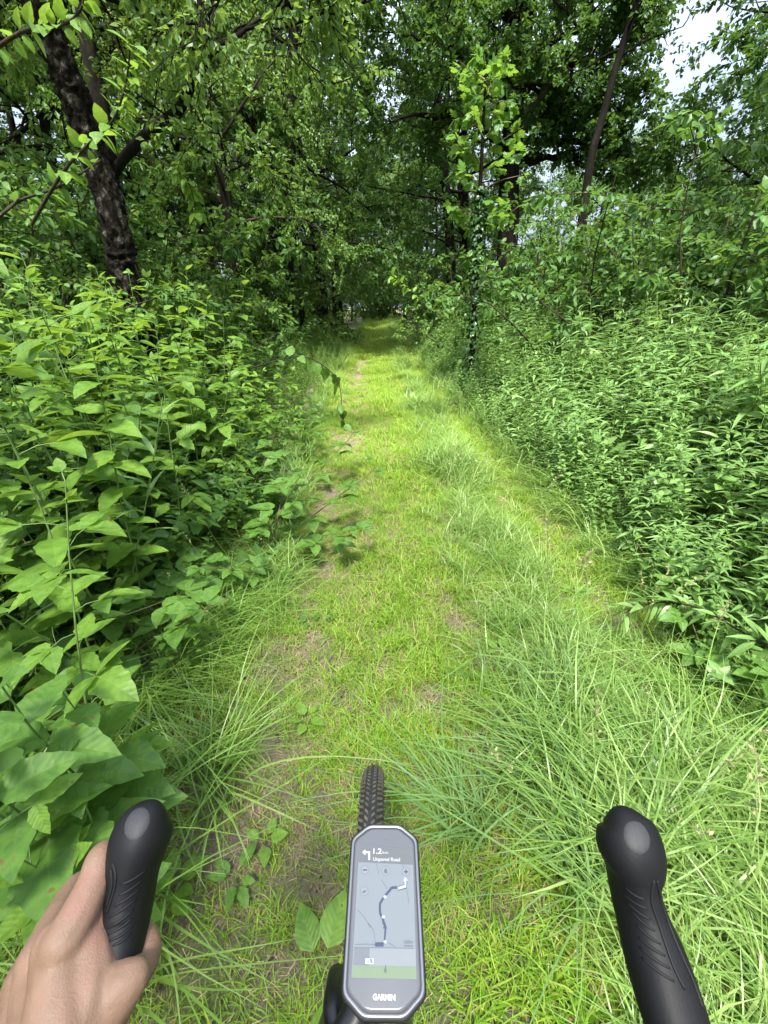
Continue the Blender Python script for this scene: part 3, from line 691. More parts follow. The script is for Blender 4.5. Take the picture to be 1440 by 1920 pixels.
area_scatter('short_grass', SG, [(-1.2, 1.7, -.3, 1.6, 1100, .88), (-1.3, 1.7, 1.6, 3.2, 1000, .95), (-1.5, 1.6, 3.2, 6, 700, 1.15), (-1.8, 1.6, 6, 12, 380, 1.5), (-2.2, 1.6, 12, 26, 120, 2.2), (-2.4, 1.6, 26, 60, 30, 3.2)],
             lambda x, y: onpath(x, y) * ruts(x, y) * (.55 + .6 * vnoise(x, y, .12, 14)), lambda x, y: (.7 + .7 * vnoise(x, y, .5, 15)) * (1 - .18 * np.exp(-((x - cx(y) - 1.12) / .16) ** 2)) * (1 - .25 * np.exp(-((x - cx(y) + .3) / .4) ** 2)), r)
def ridge(x, y):
    u = x - cx(y); n = vnoise(x, y, .35, 21)
    a = np.exp(-((u - .72) / .19) ** 2) + .9 * np.exp(-((u - 1.05) / .25) ** 2) * (y < 1.5)       # tall strip between the wheel lanes
    lm = np.exp(-((u - left_edge(y)) / .13) ** 2) * (y > 1.9) * .9
    rm = np.exp(-((u - right_edge(y) - .10) / .13) ** 2) * .9
    return np.clip((a + lm + rm) * (.35 + 1.1 * n), 0, 1)
MG = [clump(40 + i, 20, .05, .14, .32, .0052, 1.0, M['grass_long' if i % 2 else 'grass_pale'], 4) for i in range(6)]
area_scatter('verge_grass', MG, [(-1.2, 1.9, .1, 1.6, 300, .95), (-1.4, 1.9, 1.6, 3.5, 380, 1.0), (-1.6, 1.8, 3.5, 7, 270, 1.1), (-2, 1.8, 7, 14, 90, 1.3), (-2.4, 1.8, 14, 45, 30, 1.6)],
             ridge, lambda x, y: .65 + .75 * vnoise(x, y, .6, 22), r)
TG = [clump(60 + i, 18, .07, .22, .52, .0062, 1.25, M['grass_long'], 8) for i in range(5)]
def tallz(x, y):
    u = x - cx(y)
    a = np.clip((u - .72) / .2, 0, 1) * np.clip((1.35 - y) / .4, 0, 1) * (y > .05)
    b = np.clip((-u - .46) / .12, 0, 1) * np.clip((u + 1.35) / .2, 0, 1) * np.clip((y - .35) / .2, 0, 1) * np.clip((2.6 - y) / .5, 0, 1) * 1.5
    c = np.clip((u - right_edge(y) + .02) / .1, 0, 1) * np.clip((right_edge(y) + .5 - u) / .2, 0, 1) * (y < 3.5) * .8
    return np.clip((a * .85 + b * .8 + c) * (.3 + 1.1 * vnoise(x, y, .3, 31)), 0, 1)
area_scatter('tall_grass', TG, [(-1.6, 2.3, 0, 3.6, 90, .9)], tallz, lambda x, y: .65 + .6 * vnoise(x, y, .5, 32), r)
# dry straw and leaf litter in the ruts
def litter_proto(seed, n, L, wd, mat):
    q = np.random.default_rng(seed); V = []; F = []
    for i in range(n):
        a = q.uniform(0, 2 * pi); p = np.append(q.normal(0, .05, 2), q.uniform(.002, .012)); d = np.array([cos(a), sin(a), q.uniform(-.12, .12)]) * L * q.uniform(.4, 1.2); s = np.array([-sin(a), cos(a), q.uniform(-.3, .3)]) * wd
        V += [p - s, p + s, p + d + s * .4, p + d - s * .4]; F.append((4 * i, 4 * i + 1, 4 * i + 2, 4 * i + 3))
    return mesh_np('litter', V, [np.array(F)], mat)
LP = [litter_proto(i, 18, .035, .0010, M['straw']) for i in range(4)] + [litter_proto(30 + i, 16, .009, .003, M['twig']) for i in range(2)] + [litter_proto(9 + i, 4, .012, .0035, M['deadleaf']) for i in range(3)]
area_scatter('leaf_litter', LP, [(-1.3, 1.6, -.2, 4, 520, 1.0), (-1.3, 1.4, 4, 9, 90, 1.4)], lambda x, y: onpath(x, y, .3) * (1.15 - ruts(x, y) * .7) * .9, lambda x, y: 1.0 + 0 * x, r, .1)

# ------------------------------------------------------------------ undergrowth that nobody could count
def herb_mesh(seed, H, nleaf, lsz, shape, mat, smat, lean=.1, spiral=True, z0=.15, up=.35, droop=.0, srad=.004):
    q = np.random.default_rng(seed); sp = path_pts((0, 0, 0), (q.normal(0, lean), q.normal(0, lean), 1), H, 6, q, .06)
    mb = MB(); mb.tube(sp, np.linspace(srad, srad * .35, len(sp)), 5, False); n = nleaf
    t = z0 + (1 - z0) * np.linspace(0, 1, n); Pn = np.array([at(sp, min(x, .999))[0] for x in t]); a = np.arange(n) * (2.4 if spiral else 1.57) + q.uniform(-.3, .3, n)
    if not spiral: a = (np.arange(n) // 2) * 1.57 + (np.arange(n) % 2) * pi + q.uniform(-.25, .25, n)
    upv = up + .9 * np.clip(t - .88, 0, 1) * 8 + q.normal(0, .12, n)
    D = np.stack([np.cos(a), np.sin(a), upv], 1); N = np.stack([-np.cos(a) * upv, -np.sin(a) * upv, np.ones(n)], 1) + q.normal(0, .18, (n, 3))
    sz = lsz * (.65 + .5 * np.sin(pi * np.clip(t, 0, 1) ** .9)) * q.uniform(.8, 1.15, n) * np.where(t > .95, .6, 1)
    return mb, Pn, D, N, sz, sp
def herb_single(seed, *a, shape=None, mat=None, smat=None, **k):
    mb, Pn, D, N, sz, sp = herb_mesh(seed, *a, shape, mat, smat, **k)
    V, F = scatter_np(shape, Pn, D, N, sz); sv = np.vstack(mb.v); nf3 = [x for x in mb.f3]
    me = mesh_np('herb', np.vstack([sv, V]), [F + len(sv), np.vstack(mb.f4)], None, True, [mat, smat], np.concatenate([np.zeros(len(F)), np.ones(len(np.vstack(mb.f4)))]))
    return me
LN = shp_lance(.095, .45, 4); LNs = shp_lance(.10, .45, 3); OVs = shp_ovate(.33, .25, .25, 0, 3)
HERB = [herb_single(500 + i, 1.30, 36, .155, shape=LN, mat=M['herb'], smat=M['stem_green']) for i in range(5)]
LOWB = [herb_single(520 + i, .55, 16, .085, shape=OVs, mat=M['bramble'], smat=M['stem_green'], lean=.35, spiral=False) for i in range(5)]
NETH = [herb_single(550 + i, .9, 30, .10, shape=OVs, mat=M['herb'], smat=M['stem_green'], lean=.2, spiral=False) for i in range(2)]
NET = [herb_single(540 + i, 1.0, 26, .11, shape=OVs, mat=M['hazel'], smat=M['stem_green'], lean=.2, spiral=False) for i in range(4)]
def bank_h(d): return np.clip(.34 + .66 * d / .95, .34, 1.0)
def herb_pts(n, r):
    y = r.uniform(.9, 16, n) ** 1.0; d = r.uniform(0.04, 3.6, n); x = cx(y) + right_edge(y) + d; return x, y, d
# the 300 nearest tall herbs are individual things (below); the rest one mass
x, y, d = herb_pts(6200, r); k = (np.hypot(x, y) > 3.9) | (d > 1.9); x, y, d = x[k], y[k], d[k]
n = len(x); scatter_stuff('tall_herbs', HERB + NETH + NETH, np.stack([x, y, gh(x, y)], 1), np.stack([r.normal(0, .12, n), r.normal(-.0, .12, n), r.uniform(0, 6.28, n)], 1), bank_h(d) * r.uniform(.68, 1.2, n), np.where(r.random(n) < .14, r.integers(5, 9, n), r.integers(0, 5, n)))
# dark understorey below both banks
def under(side):
    xs, ys, ss = [], [], []
    n = 5200; y = r.uniform(-.4, 18, n) if side < 0 else r.uniform(.2, 18, n); y = np.where(r.random(n) < .45, r.uniform(-.3 if side < 0 else .6, 4, n), y)
    d = r.uniform(.0, 4.2, n)
    x = cx(y) + (left_edge(y) - d - .06 if side < 0 else right_edge(y) + d)
    s = np.clip(.45 + d * .8, 0, 1.25) * r.uniform(.7, 1.2, n)
    if side < 0: kk = (y > 2.3) | (d > .6) | (r.random(n) < .12); x, y, s = x[kk], y[kk], s[kk]
    return x, y, s
for side, nm in ((-1, 'left_undergrowth'), (1, 'right_undergrowth')):
    x, y, s = under(side); n = len(x)
    scatter_stuff(nm, LOWB + NET[:2] if side < 0 else LOWB[:3] + NETH + HERB[:2], np.stack([x, y, gh(x, y)], 1), np.stack([r.normal(0, .25, n), r.normal(0, .25, n), r.uniform(0, 6.28, n)], 1), s * .85, r.integers(0, 7, n))
# far strip of pale soft herbs at the left of the track
x = None
n = 1700; y = r.uniform(4.3, 22, n); d = r.uniform(-.1, 2.2, n); x = cx(y) + left_edge(y) - d
FINE = [herb_single(560 + i, .75, 40, .06, shape=LNs, mat=M['grass_long'], smat=M['stem_green'], lean=.15) for i in range(4)]
scatter_stuff('soft_herbs', FINE, np.stack([x, y, gh(x, y)], 1), np.stack([r.normal(0, .15, n), r.normal(0, .15, n), r.uniform(0, 6.28, n)], 1), np.clip(.55 + d * .35, 0, 1.1) * r.uniform(.8, 1.2, n), r.integers(0, 4, n))
# floor plants under the forest
n = 5000; x = r.uniform(-16, 16, n); y = r.uniform(2, 45, n); k = (np.abs(x - .1) > 3.2) & (np.abs(x) < 2.5 + y * 1.0); x, y = x[k], y[k]; n = len(x)
scatter_stuff('forest_floor_plants', NET + LOWB[:1], np.stack([x, y, gh(x, y)], 1), np.stack([r.normal(0, .25, n), r.normal(0, .25, n), r.uniform(0, 6.28, n)], 1), r.uniform(.8, 1.6, n), r.integers(0, 5, n))

# ------------------------------------------------------------------ individual plants with their own leaves
def plant(seed, name, label, cat, H, nleaf, lsz, leaf_meshes, smat, group=None, lname='leaf', **k):
    mb, Pn, D, N, sz, sp = herb_mesh(seed, H, nleaf, lsz, None, None, None, **k)
    root = thing(name, label, cat, group=group); link('stem', mb.mesh('stem', smat, True), root)
    Rm = frames(D, N)
    for i in range(len(Pn)):
        o = link(lname, leaf_meshes[(i * 7 + seed) % len(leaf_meshes)], root); m = Matrix(Rm[i].tolist()).to_4x4(); m.translation = Vector(Pn[i]); o.matrix_basis = m @ Matrix.Scale(sz[i], 4)
    remember(root); return root
lanceL = [mesh_np('lance_leaf', *shp_lance(w_, d_, 6), M['herb'], True) for w_, d_ in ((.095, .40), (.11, .6), (.085, .3))]
for _m in lanceL: pass
broadL = [mesh_np('broad_leaf', *shp_ovate(w_, d_, .22, .07, 9), M['sapling'], False) for w_, d_ in ((.30, .22), (.34, .35), (.27, .12))]
bramL = [mesh_np('bramble_leaf', *shp_ovate(w_, d_, .25, .06, 9), M['bramble'], False) for w_, d_ in ((.33, .2), (.36, .3))]
# tall herbs nearest the camera, leaf by leaf
HP = [plant(600 + i, 'willow_herb', 'tall leafy herb stalk with narrow drooping leaves in the right bank', 'plant', 1.28, 30, .165, lanceL, M['stem_green'], 'tall herb stalks on the right bank', spiral=True, srad=.0042) for i in range(5)]
HS = HERB
cand = herb_pts(2600, np.random.default_rng(77)); x, y, d = cand; k = (np.hypot(x, y) <= 3.9) & (d <= 1.9) & (d > .05); x, y, d = x[k], y[k], d[k]
k = (x > 0) & (np.abs(x / np.maximum(y, .1)) < 1.6); x, y, d = x[k], y[k], d[k]
order = np.argsort(np.hypot(x, y)); x, y, d = x[order], y[order], d[order]
step = max(1, len(x) // 300); x, y, d = x[::step][:300], y[::step][:300], d[::step][:300]
for i in range(len(x)):
    s = float(bank_h(d[i])) * r.uniform(.72, 1.16); rz = r.uniform(0, 6.28); loc = (x[i], y[i], float(gh(x[i], y[i])))
    if i < 5: o = HP[i]; o.location = loc; o.rotation_euler = (r.normal(0, .08), r.normal(0, .08), rz); o.scale = (s,) * 3
    elif i < 130: o = dup(HP[i % 5], loc, rz, s); o.rotation_euler[0] = r.normal(0, .1); o.rotation_euler[1] = r.normal(0, .1)
    else: o = tag(link('willow_herb', HERB[i % 5], None, loc, (r.normal(0, .1), r.normal(0, .1), rz), s), 'tall leafy herb stalk with narrow drooping leaves in the right bank', 'plant', 'tall herb stalks on the right bank')

# broad leaved saplings on the left bank
SAPLAB = ['upright sapling with paired pale green serrated leaves on the left bank', 'raspberry like cane with three part pale leaves on the left bank']
def cane(seed, H, n, lsz):
    """a cane whose leaves are groups of three leaflets on stalks"""
    mb, Pn, D, N, sz, sp = herb_mesh(seed, H, n, lsz, None, None, None, spiral=True, z0=.22, up=.22, srad=.005, lean=.16)
    root = thing('raspberry_cane', SAPLAB[1], 'plant', group='three leaved canes on the left bank'); qq = np.random.default_rng(seed)
    Rm = frames(D, N)
    for i in range(n):
        st = .10 * qq.uniform(.5, 1.3) * (1 if i < n - 2 else .3); e = Vector(Pn[i]) + Vector(Rm[i][:, 1]) * st
        mb.tube([tuple(Pn[i]), tuple((Vector(Pn[i]) + e) / 2 + Vector((0, 0, .008))), tuple(e)], .0016, 4, False)
        for a in (-1.2, 0, 1.2):
            o = link('leaf', broadL[(i + int(a > 0)) % 3], root); m = Matrix(Rm[i].tolist()).to_4x4(); m.translation = e
            o.matrix_basis = m @ Matrix.Rotation(a + qq.normal(0, .15), 4, 'Z') @ Matrix.Rotation(qq.normal(-.1, .2), 4, 'X') @ Matrix.Scale(sz[i] * (1.0 if a == 0 else .8), 4)
    link('stem', mb.mesh('stem', M['stem_green'], True), root); remember(root); return root
BP = []
for i in range(6):
    if i % 3 == 1: BP.append(plant(700 + i, 'broadleaf_sapling', SAPLAB[0], 'plant', 1.35, 22, .135, broadL, M['stem_green'], 'saplings crowding the left bank', spiral=False, z0=.2, up=.1, srad=.005, lean=.14))
    else: BP.append(cane(700 + i, 1.3, 12 + i, .125))
LS = []
q = np.random.default_rng(88)
spots = [(60, 640, 1.7, 1.22), (120, 700, 2.2, 1.1), (215, 700, 2.4, .98), (30, 760, 1.35, 1.05), (330, 720, 2.9, .95), (400, 740, 3.3, .85), (270, 820, 2.0, .86), (170, 860, 1.6, .9),
         (90, 950, 1.15, .95), (300, 640, 3.8, 1.0), (420, 690, 4.3, .85), (180, 620, 3.1, 1.1), (40, 590, 2.6, 1.2), (490, 760, 3.6, .62), (560, 720, 4.6, .62), (380, 850, 2.35, .7), (0, 900, 1.0, 1.0),
         (-20, 1150, .62, .85), (15, 1330, .42, .62), (500, 700, 5.0, .8)]
for (px, py, Y, s) in spots: l = P(px, py, Y); LS.append((l.x, Y, s * (1.17 if px < 350 and Y > 1.2 else 1)))
for i in range(76):
    Y = q.uniform(.9, 5.5); d = q.uniform(.25 if Y > 2.4 else .62, 2.4); s = min(1.2, .5 + d * .7) * q.uniform(.85, 1.15); LS.append((float(cx(Y) + left_edge(Y)) - d, Y, s))
special = {0: 'tallest near cane at the left edge with large pale leaves', 17: 'close cane with large serrated leaves at the left edge', }
for i, (x_, y_, s) in enumerate(LS):
    loc = (x_, y_, float(gh(x_, y_))); rz = q.uniform(0, 6.28)
    if i < 6: o = BP[i]; o.location = loc; o.rotation_euler.z = rz; o.scale = (s,) * 3
    else:
        o = dup(BP[i % 6], loc, rz, s); cn = i % 3 != 1; o['label'] = SAPLAB[int(cn)]; o['group'] = 'three leaved canes on the left bank' if cn else 'saplings crowding the left bank'
    o.rotation_euler[0] = q.normal(0, .12); o.rotation_euler[1] = q.normal(0, .12)
    if i in special: o['label'] = special[i]; del o['group']
# large leaved plants right at the left edge, close to the hand
DL = [mesh_np('broad_leaf', *shp_ovate(w_, d_, .22, .07, 9), M['bramble'], False) for w_, d_ in ((.33, .25), (.38, .4))]
for i, (px, py, Y, s, lab) in enumerate([(40, 1130, .62, 1.0, 'dark large leaved plant at the left edge above the pale low leaves'), (110, 1260, .62, .8, 'dark large leaved plant standing beside the left grass tussock'), (20, 1390, .46, .75, 'dark large leaved plant at the left edge level with the grip'), (95, 1440, .42, .6, 'dark large leaved plant directly ahead of the gripping hand'), (-40, 1250, .5, 1.0, 'dark large leaved plant cut off by the left edge')]):
    l = P(px, py, Y); h_ = max(.3, l.z); pl_ = plant(740 + i, 'large_leaved_plant', lab, 'plant', h_, 14, .115 * s + .02, DL, M['stem_green'], spiral=False, z0=.35, up=.12, srad=.004, lean=.1)
    pl_.location = (l.x, Y, float(gh(l.x, Y))); pl_.rotation_euler.z = i * 1.3
# low brambles trailing along the left edge and at the right
TRI = []
def tri_leaf_plant(seed, H, n, label, group):
    mb, Pn, D, N, sz, sp = herb_mesh(seed, H, n, .10, None, None, None, lean=.8, spiral=True, z0=.2, up=.25)
    root = thing('bramble', label, 'bramble', group=group); link('stem', mb.mesh('stem', M['stem_red'], True), root)
    Rm = frames(D, N)
    for i in range(n):
        for a in (-1.15, 0, 1.15):
            o = link('leaf', bramL[(i + int(a > 0)) % 2], root); m = Matrix(Rm[i].tolist()).to_4x4(); m.translation = Vector(Pn[i]) + Vector(Rm[i][:, 1]) * .05
            o.matrix_basis = m @ Matrix.Rotation(a, 4, 'Z') @ Matrix.Scale(sz[i] * (1.0 if a == 0 else .8), 4)
    remember(root); return root
BR = [tri_leaf_plant(720 + i, .62, 9, 'low bramble with three part leaves spilling over the left edge of the track', 'brambles along the left edge') for i in range(3)]
bl = [(545, 1040, 0), (500, 960, 0), (560, 930, 0), (470, 1060, 0), (520, 880, 0), (430, 980, 0), (440, 900, 0), (390, 1030, 0), (300, 1180, 0), (240, 1240, 0), (540, 840, 0), (580, 760, 0), (590, 800, 0), (170, 1250, 0), (330, 1100, 0), (480, 820, 0), (560, 1000, 0), (520, 1010, 0), (570, 880, 0), (500, 900, 0), (460, 930, 0), (550, 960, 0), (420, 1060, 0), (480, 1020, 0), (530, 800, 0), (600, 760, 0), (450, 850, 0)]
for i, (px, py, z) in enumerate(bl):
    l = G(px, py + 40, 0.0); loc = (l.x - .05, l.y, float(gh(l.x, l.y)))
    o = BR[i] if i < 3 else dup(BR[i % 3], loc, i * 1.9, 1.05 + .35 * q.random()); o.location = loc; o.rotation_euler.z = i * 1.9
for i, (px, py) in enumerate([(1400, 1200), (1340, 1160), (1430, 1120), (1380, 1290), (1440, 1260)]):
    l = G(px, py + 60, 0); dup(BR[i % 3], (l.x, l.y, float(gh(l.x, l.y))), i * 1.3, .95, 'dark bramble with rounded leaves at the foot of the right bank', 'brambles at the right edge')

# the lance leaved reed standing in front of the saplings
def reed():
    b = G(235, 1200); b.z = 0; top = P(305, 745, b.y + .25)
    sp = smooth_path([b, b.lerp(top, .33) + Vector((-.01, 0, .01)), b.lerp(top, .66), top], 4); o = np.array(b); sp = sp - o
    root = thing('reed_stalk', 'single pale reed stalk with long lance leaves in front of the left saplings', 'plant', b)
    mb = MB(); mb.tube(sp, np.linspace(.0045, .0025, len(sp)), 6, False); link('stem', mb.mesh('stem', M['stem_green'], True), root)
    qq = np.random.default_rng(3)
    lm = [mesh_np('reed_leaf', *shp_lance(.07, d_, 7), M['grass_blue'], True) for d_ in (.35, .6)]
    for i in range(15):
        t = .18 + .82 * i / 15; p, dd = at(sp, t); a = i * 2.5 + qq.uniform(-.3, .3); D = np.array([[cos(a), sin(a), .8 + t * .8]]); N = np.array([[-cos(a), -sin(a), .9]])
        m = Matrix(frames(D, N)[0].tolist()).to_4x4(); m.translation = Vector(p); o_ = link('leaf', lm[i % 2], root); o_.matrix_basis = m @ Matrix.Scale(.20 * (1.1 - .4 * t), 4)
reed()

# tussocks of long arching grass
def tussock(seed, n, h0, h1, wd, lean, mat, rad=.05, bias=0, bs=.9): return clump(seed, n, rad, h0, h1, wd, lean, mat, 9, 'tussock', bias, bs)
ts = [(880, 1560, 1, .42, 'bluish grass tussock right of the front tyre'), (1000, 1470, 1, .40, 'bluish grass tussock behind the right grip'), (1130, 1700, 1, .4, 'grass tussock directly beside the right grip'),
      (330, 1260, 0, .50, 'arching grass tussock spilling from the left bank onto the track'), (250, 1330, 0, .5, 'arching grass tussock below the close left sapling'), (400, 1180, 0, .45, 'arching grass tussock next to the low brambles'),
      (200, 1170, 0, .5, 'grass tussock around the foot of the pale reed'), (1250, 1640, 0, .5, 'tall pale grass tussock right of the right grip'), (1380, 1500, 0, .5, 'tall grass tussock at the right edge of the frame'),
      (1040, 1330, 1, .34, 'bluish tussock in the middle of the tall strip'), (1330, 1380, 0, .45, 'tussock at the foot of the right bank'), (480, 1120, 0, .3, 'small tussock at the left edge of the track')]
for i, (px, py, blue, h, lab) in enumerate(ts):
    l = G(px, min(py, 1900)); me = tussock(800 + i, 85, h * .4, h, .0055 if not blue else .0062, 1.35, M['grass_blue' if blue else 'grass_long'], .10, (.1 if px < 600 else 2.5) + .5 * sin(i * 2.7), .8)
    tag(link('grass_tussock', me, None, (l.x, l.y, float(gh(l.x, l.y)) - .005)), lab, 'grass')
# grass stalks with seed heads
def seedstalk(seed):
    qq = np.random.default_rng(seed); sp = path_pts((0, 0, 0), (qq.normal(0, .15), qq.normal(0, .15), 1), .62, 7, qq, .04, .12); mb = MB(); mb.tube(sp, np.linspace(.0014, .0008, len(sp)), 3, False)
    n = 26; t = qq.uniform(.78, 1, n); Pn = np.array([at(sp, min(a, .999))[0] for a in t]); D = qq.normal(0, .6, (n, 3)) + (0, 0, 1)
    V, F = scatter_np(shp_ovate(.28, .1, .2, 0, 2), Pn + D * .004, D, qq.normal(0, 1, (n, 3)), qq.uniform(.010, .018, n)); sv = np.vstack(mb.v)
    f4 = np.vstack(mb.f4); return mesh_np('seed_stalk', np.vstack([sv, V]), [F + len(sv), f4], None, False, [M['seed'], M['grass_pale']], np.concatenate([np.zeros(len(F)), np.ones(len(f4))]))
SS = [seedstalk(i) for i in range(4)]
area_scatter('seeding_grass_stalks', SS, [(.3, 1.9, .1, 3.2, 34, 1.0), (-1.2, -.6, .5, 2, 10, .9), (.3, 1.2, 3.2, 8, 14, .8)], lambda x, y: np.clip(ridge(x, y) + tallz(x, y), 0, 1) * (x < 1.25), lambda x, y: .75 + .3 * vnoise(x, y, .4, 5), r, .25)

# weeds on the track
roundL = [mesh_np('weed_leaf', *shp_ovate(.36, .2, .12, 0, 6), M['sapling'], False), mesh_np('weed_leaf', *shp_ovate(.30, .25, .15, .06, 7), M['bramble'], False)]
wd = [(575, 1345, .055, 6, 'small round leaved weed in the middle of the track'), (855, 1280, .05, 4, 'pale round leaf weed right of the bare soil'), (320, 1670, .075, 8, 'bright leafy weed between the left grip and the tyre'),
      (440, 1640, .06, 6, 'low weed left of the bike computer'), (600, 1830, .11, 4, 'broad plantain leaf standing left of the bike computer'), (580, 1155, .05, 5, 'dark leaved weed at the left rut'), (935, 1235, .06, 5, 'weed with pale leaves in the grass strip'),
      (400, 1430, .04, 5, 'tiny weed on the brown soil of the left rut'), (495, 1570, .05, 5, 'small weed on the bare left rut'), (300, 1280, .09, 5, 'three lobed yellow green weed in the left grass'), (170, 1220, .11, 4, 'large lobed pale leaf cluster in the left grass'),
      (625, 1150, .035, 5, 'small clover like weed beside the rut'), (1080, 1100, .06, 6, 'pale weed in the right lane grass')]
for i, (px, py, ls, n, lab) in enumerate(wd):
    l = G(px, py, .03); root = thing('weed', lab, 'weed', (l.x, l.y, float(gh(l.x, l.y))))
    qq = np.random.default_rng(i + 900); mb = MB(); mb.tube([(0, 0, 0), (0, 0, .02), (.002, 0, .035)], .0015, 4, False); 
    for k_ in range(n):
        a = k_ * 2.4 + qq.uniform(-.4, .4); elev = qq.uniform(.1, .7); b = np.array([cos(a) * .4 * ls, sin(a) * .4 * ls, .03 + ls * .4 * qq.random()])
        mb.tube([(0, 0, .01), b * .6 + (0, 0, .01), b], .001, 3, False)
        m = Matrix(frames(np.array([[cos(a), sin(a), elev]]), np.array([[0, 0, 1.]]) + qq.normal(0, .2, (1, 3)))[0].tolist()).to_4x4(); m.translation = Vector(b)
        o = link('leaf', roundL[i % 2], root); o.matrix_basis = m @ Matrix.Scale(ls * qq.uniform(.7, 1.15), 4)
    link('stem', mb.mesh('stem', M['stem_green'], True), root)

# overhanging twigs with leaves
def leafy_twig(name, label, pts, rad, leaves, mat, shape, per=2, every=1, seed=0, droop=.3):
    o = np.array(pts[0]); sp = smooth_path(pts, 5) - o; root = thing(name, label, 'branch', o); qq = np.random.default_rng(seed)
    mb = MB(); mb.tube(sp, np.linspace(rad, rad * .35, len(sp)), 6, False); link('stem', mb.mesh('stem', M['twig'], True), root)
    lm = mesh_np('twig_leaf', *shape, mat, False)
    for i in range(3, len(sp), every):
        for k_ in range(per):
            dd = sp[i] - sp[i - 1]; dd = dd / np.linalg.norm(dd); s = qq.normal(0, 1, 3); s -= dd * s.dot(dd); s /= np.linalg.norm(s)
            m = Matrix(frames(np.array([dd * .4 + s + (0, 0, -droop)]), np.array([[0, 0, 1.]]) + qq.normal(0, .3, (1, 3)))[0].tolist()).to_4x4(); m.translation = Vector(sp[i]) + Vector(s) * .01
            ob = link('leaf', lm, root); ob.matrix_basis = m @ Matrix.Scale(leaves * qq.uniform(.7, 1.15), 4)
LEAF6 = shp_ovate(.36, .25, .2, .05, 7)
leafy_twig('leafy_branch', 'bare ended twig bending down over the left rut with pale leaves', [P(470, 690, 3.3), P(560, 668, 3.4), P(612, 690, 3.45), P(636, 722, 3.45), P(641, 768, 3.42), P(646, 800, 3.4)], .006, .10, M['bramble'], LEAF6, 1, 1, 5)
leafy_twig('leafy_branch', 'slanting twig with light green leaves in front of the rough barked trunk', [P(60, 420, 2.9), P(120, 320, 2.8), P(175, 262, 2.8), P(212, 225, 2.7), P(235, 160, 2.7), P(245, 85, 2.7)], .009, .085, M['sapling'], LEAF6, 2, 1, 6)
leafy_twig('leafy_branch', 'upper left twig with large soft leaves close to the corner', [P(-60, 130, 2.4), P(40, 60, 2.4), P(110, 50, 2.4), P(150, 20, 2.4), P(160, -30, 2.4)], .008, .07, M['sapling'], LEAF6, 2, 1, 7)
leafy_twig('leafy_branch', 'low dark twig slanting at the left edge', [P(-60, 460, 3.0), P(0, 405, 3.0), P(40, 375, 3.1), P(110, 350, 3.1), P(190, 300, 3.2)], .012, .08, M['hazel'], LEAF6, 2, 2, 8)
leafy_twig('leafy_branch', 'hanging sprig of round leaves below the arching limb', [P(300, 300, 4.6), P(345, 330, 4.4), P(360, 360, 4.4), P(368, 400, 4.4)], .006, .11, M['sapling'], LEAF6, 2, 1, 9)
leafy_twig('leafy_branch', 'pale shoot leaning out of the right shrubs beside the gap', [P(800, 575, 8), P(775, 548, 8), P(752, 530, 8), P(735, 518, 8)], .008, .14, M['sapling'], LEAF6, 2, 1, 10)
leafy_twig('leafy_branch', 'fallen leafy stalk lying out of the right bank over the grass', [G(1500, 1240, .35), G(1400, 1190, .33), G(1310, 1140, .30), G(1230, 1130, .25), G(1170, 1150, .2)], .005, .11, M['herb'], shp_lance(.11, .3, 6), 3, 1, 11)
yl = mesh_np('yellow_leaf', *shp_lance(.16, .3, 5), M['yellow'], True)
for i, (px, py, Y, lab) in enumerate([(1340, 978, 2.25, 'upper yellow leaf withered in the right bank'), (1376, 980, 2.2, 'yellow leaf furthest right in the right bank'), (1240, 985, 2.3, 'yellow leaf hanging left in the right bank'), (1255, 1000, 2.3, 'lower small yellow leaf in the right bank'), (1320, 1003, 2.25, 'pale ochre leaf lying lowest in the right bank')]):
    l = P(px, py, Y); tag(link('withered_leaf', yl, None, l, (.3, -.4, i * 1.3), .07), lab, 'leaf')

# ------------------------------------------------------------------ bicycle
M['rubber'] = plain('black_hood_rubber', (.007, .007, .008), .55, spec=.2, noise=.15, nscale=500, bump=.0003)
M['groove'] = plain('hood_rib_rubber', (.006, .006, .007), .6, spec=.3)
M['cap'] = plain('hood_top_sheen', (.030, .031, .033), .6, spec=.35, noise=.12, nscale=600, bump=.0003)  # paler grey than the rubber, painting the soft highlight on the hood tops
M['tyre'] = plain('tyre_rubber', (.022, .022, .022), .6, spec=.4, noise=.3, nscale=90)
M['knob'] = plain('dusty_tread', (.085, .072, .055), .8, noise=.4, nscale=60)
M['alu'] = plain('silver_alloy', (.55, .56, .58), .3, 1.0)
M['blackmetal'] = plain('black_anodised', (.02, .02, .022), .35, .6)
M['frame'] = plain('black_paint', (.012, .012, .014), .3, spec=.6)
M['tape'] = plain('bar_tape', (.015, .015, .016), .75, noise=.2, nscale=200, bump=.0005)

bike = thing('bicycle', 'black gravel bicycle seen from the saddle with both brake hoods and the front tyre', 'bicycle', (0, .23, 0))
BO = np.array([0, .23, 0.])
def bpart(name, me, parent=bike): return link(name, me, parent)
def place_rel(pts): return [np.array(p) - BO for p in pts]

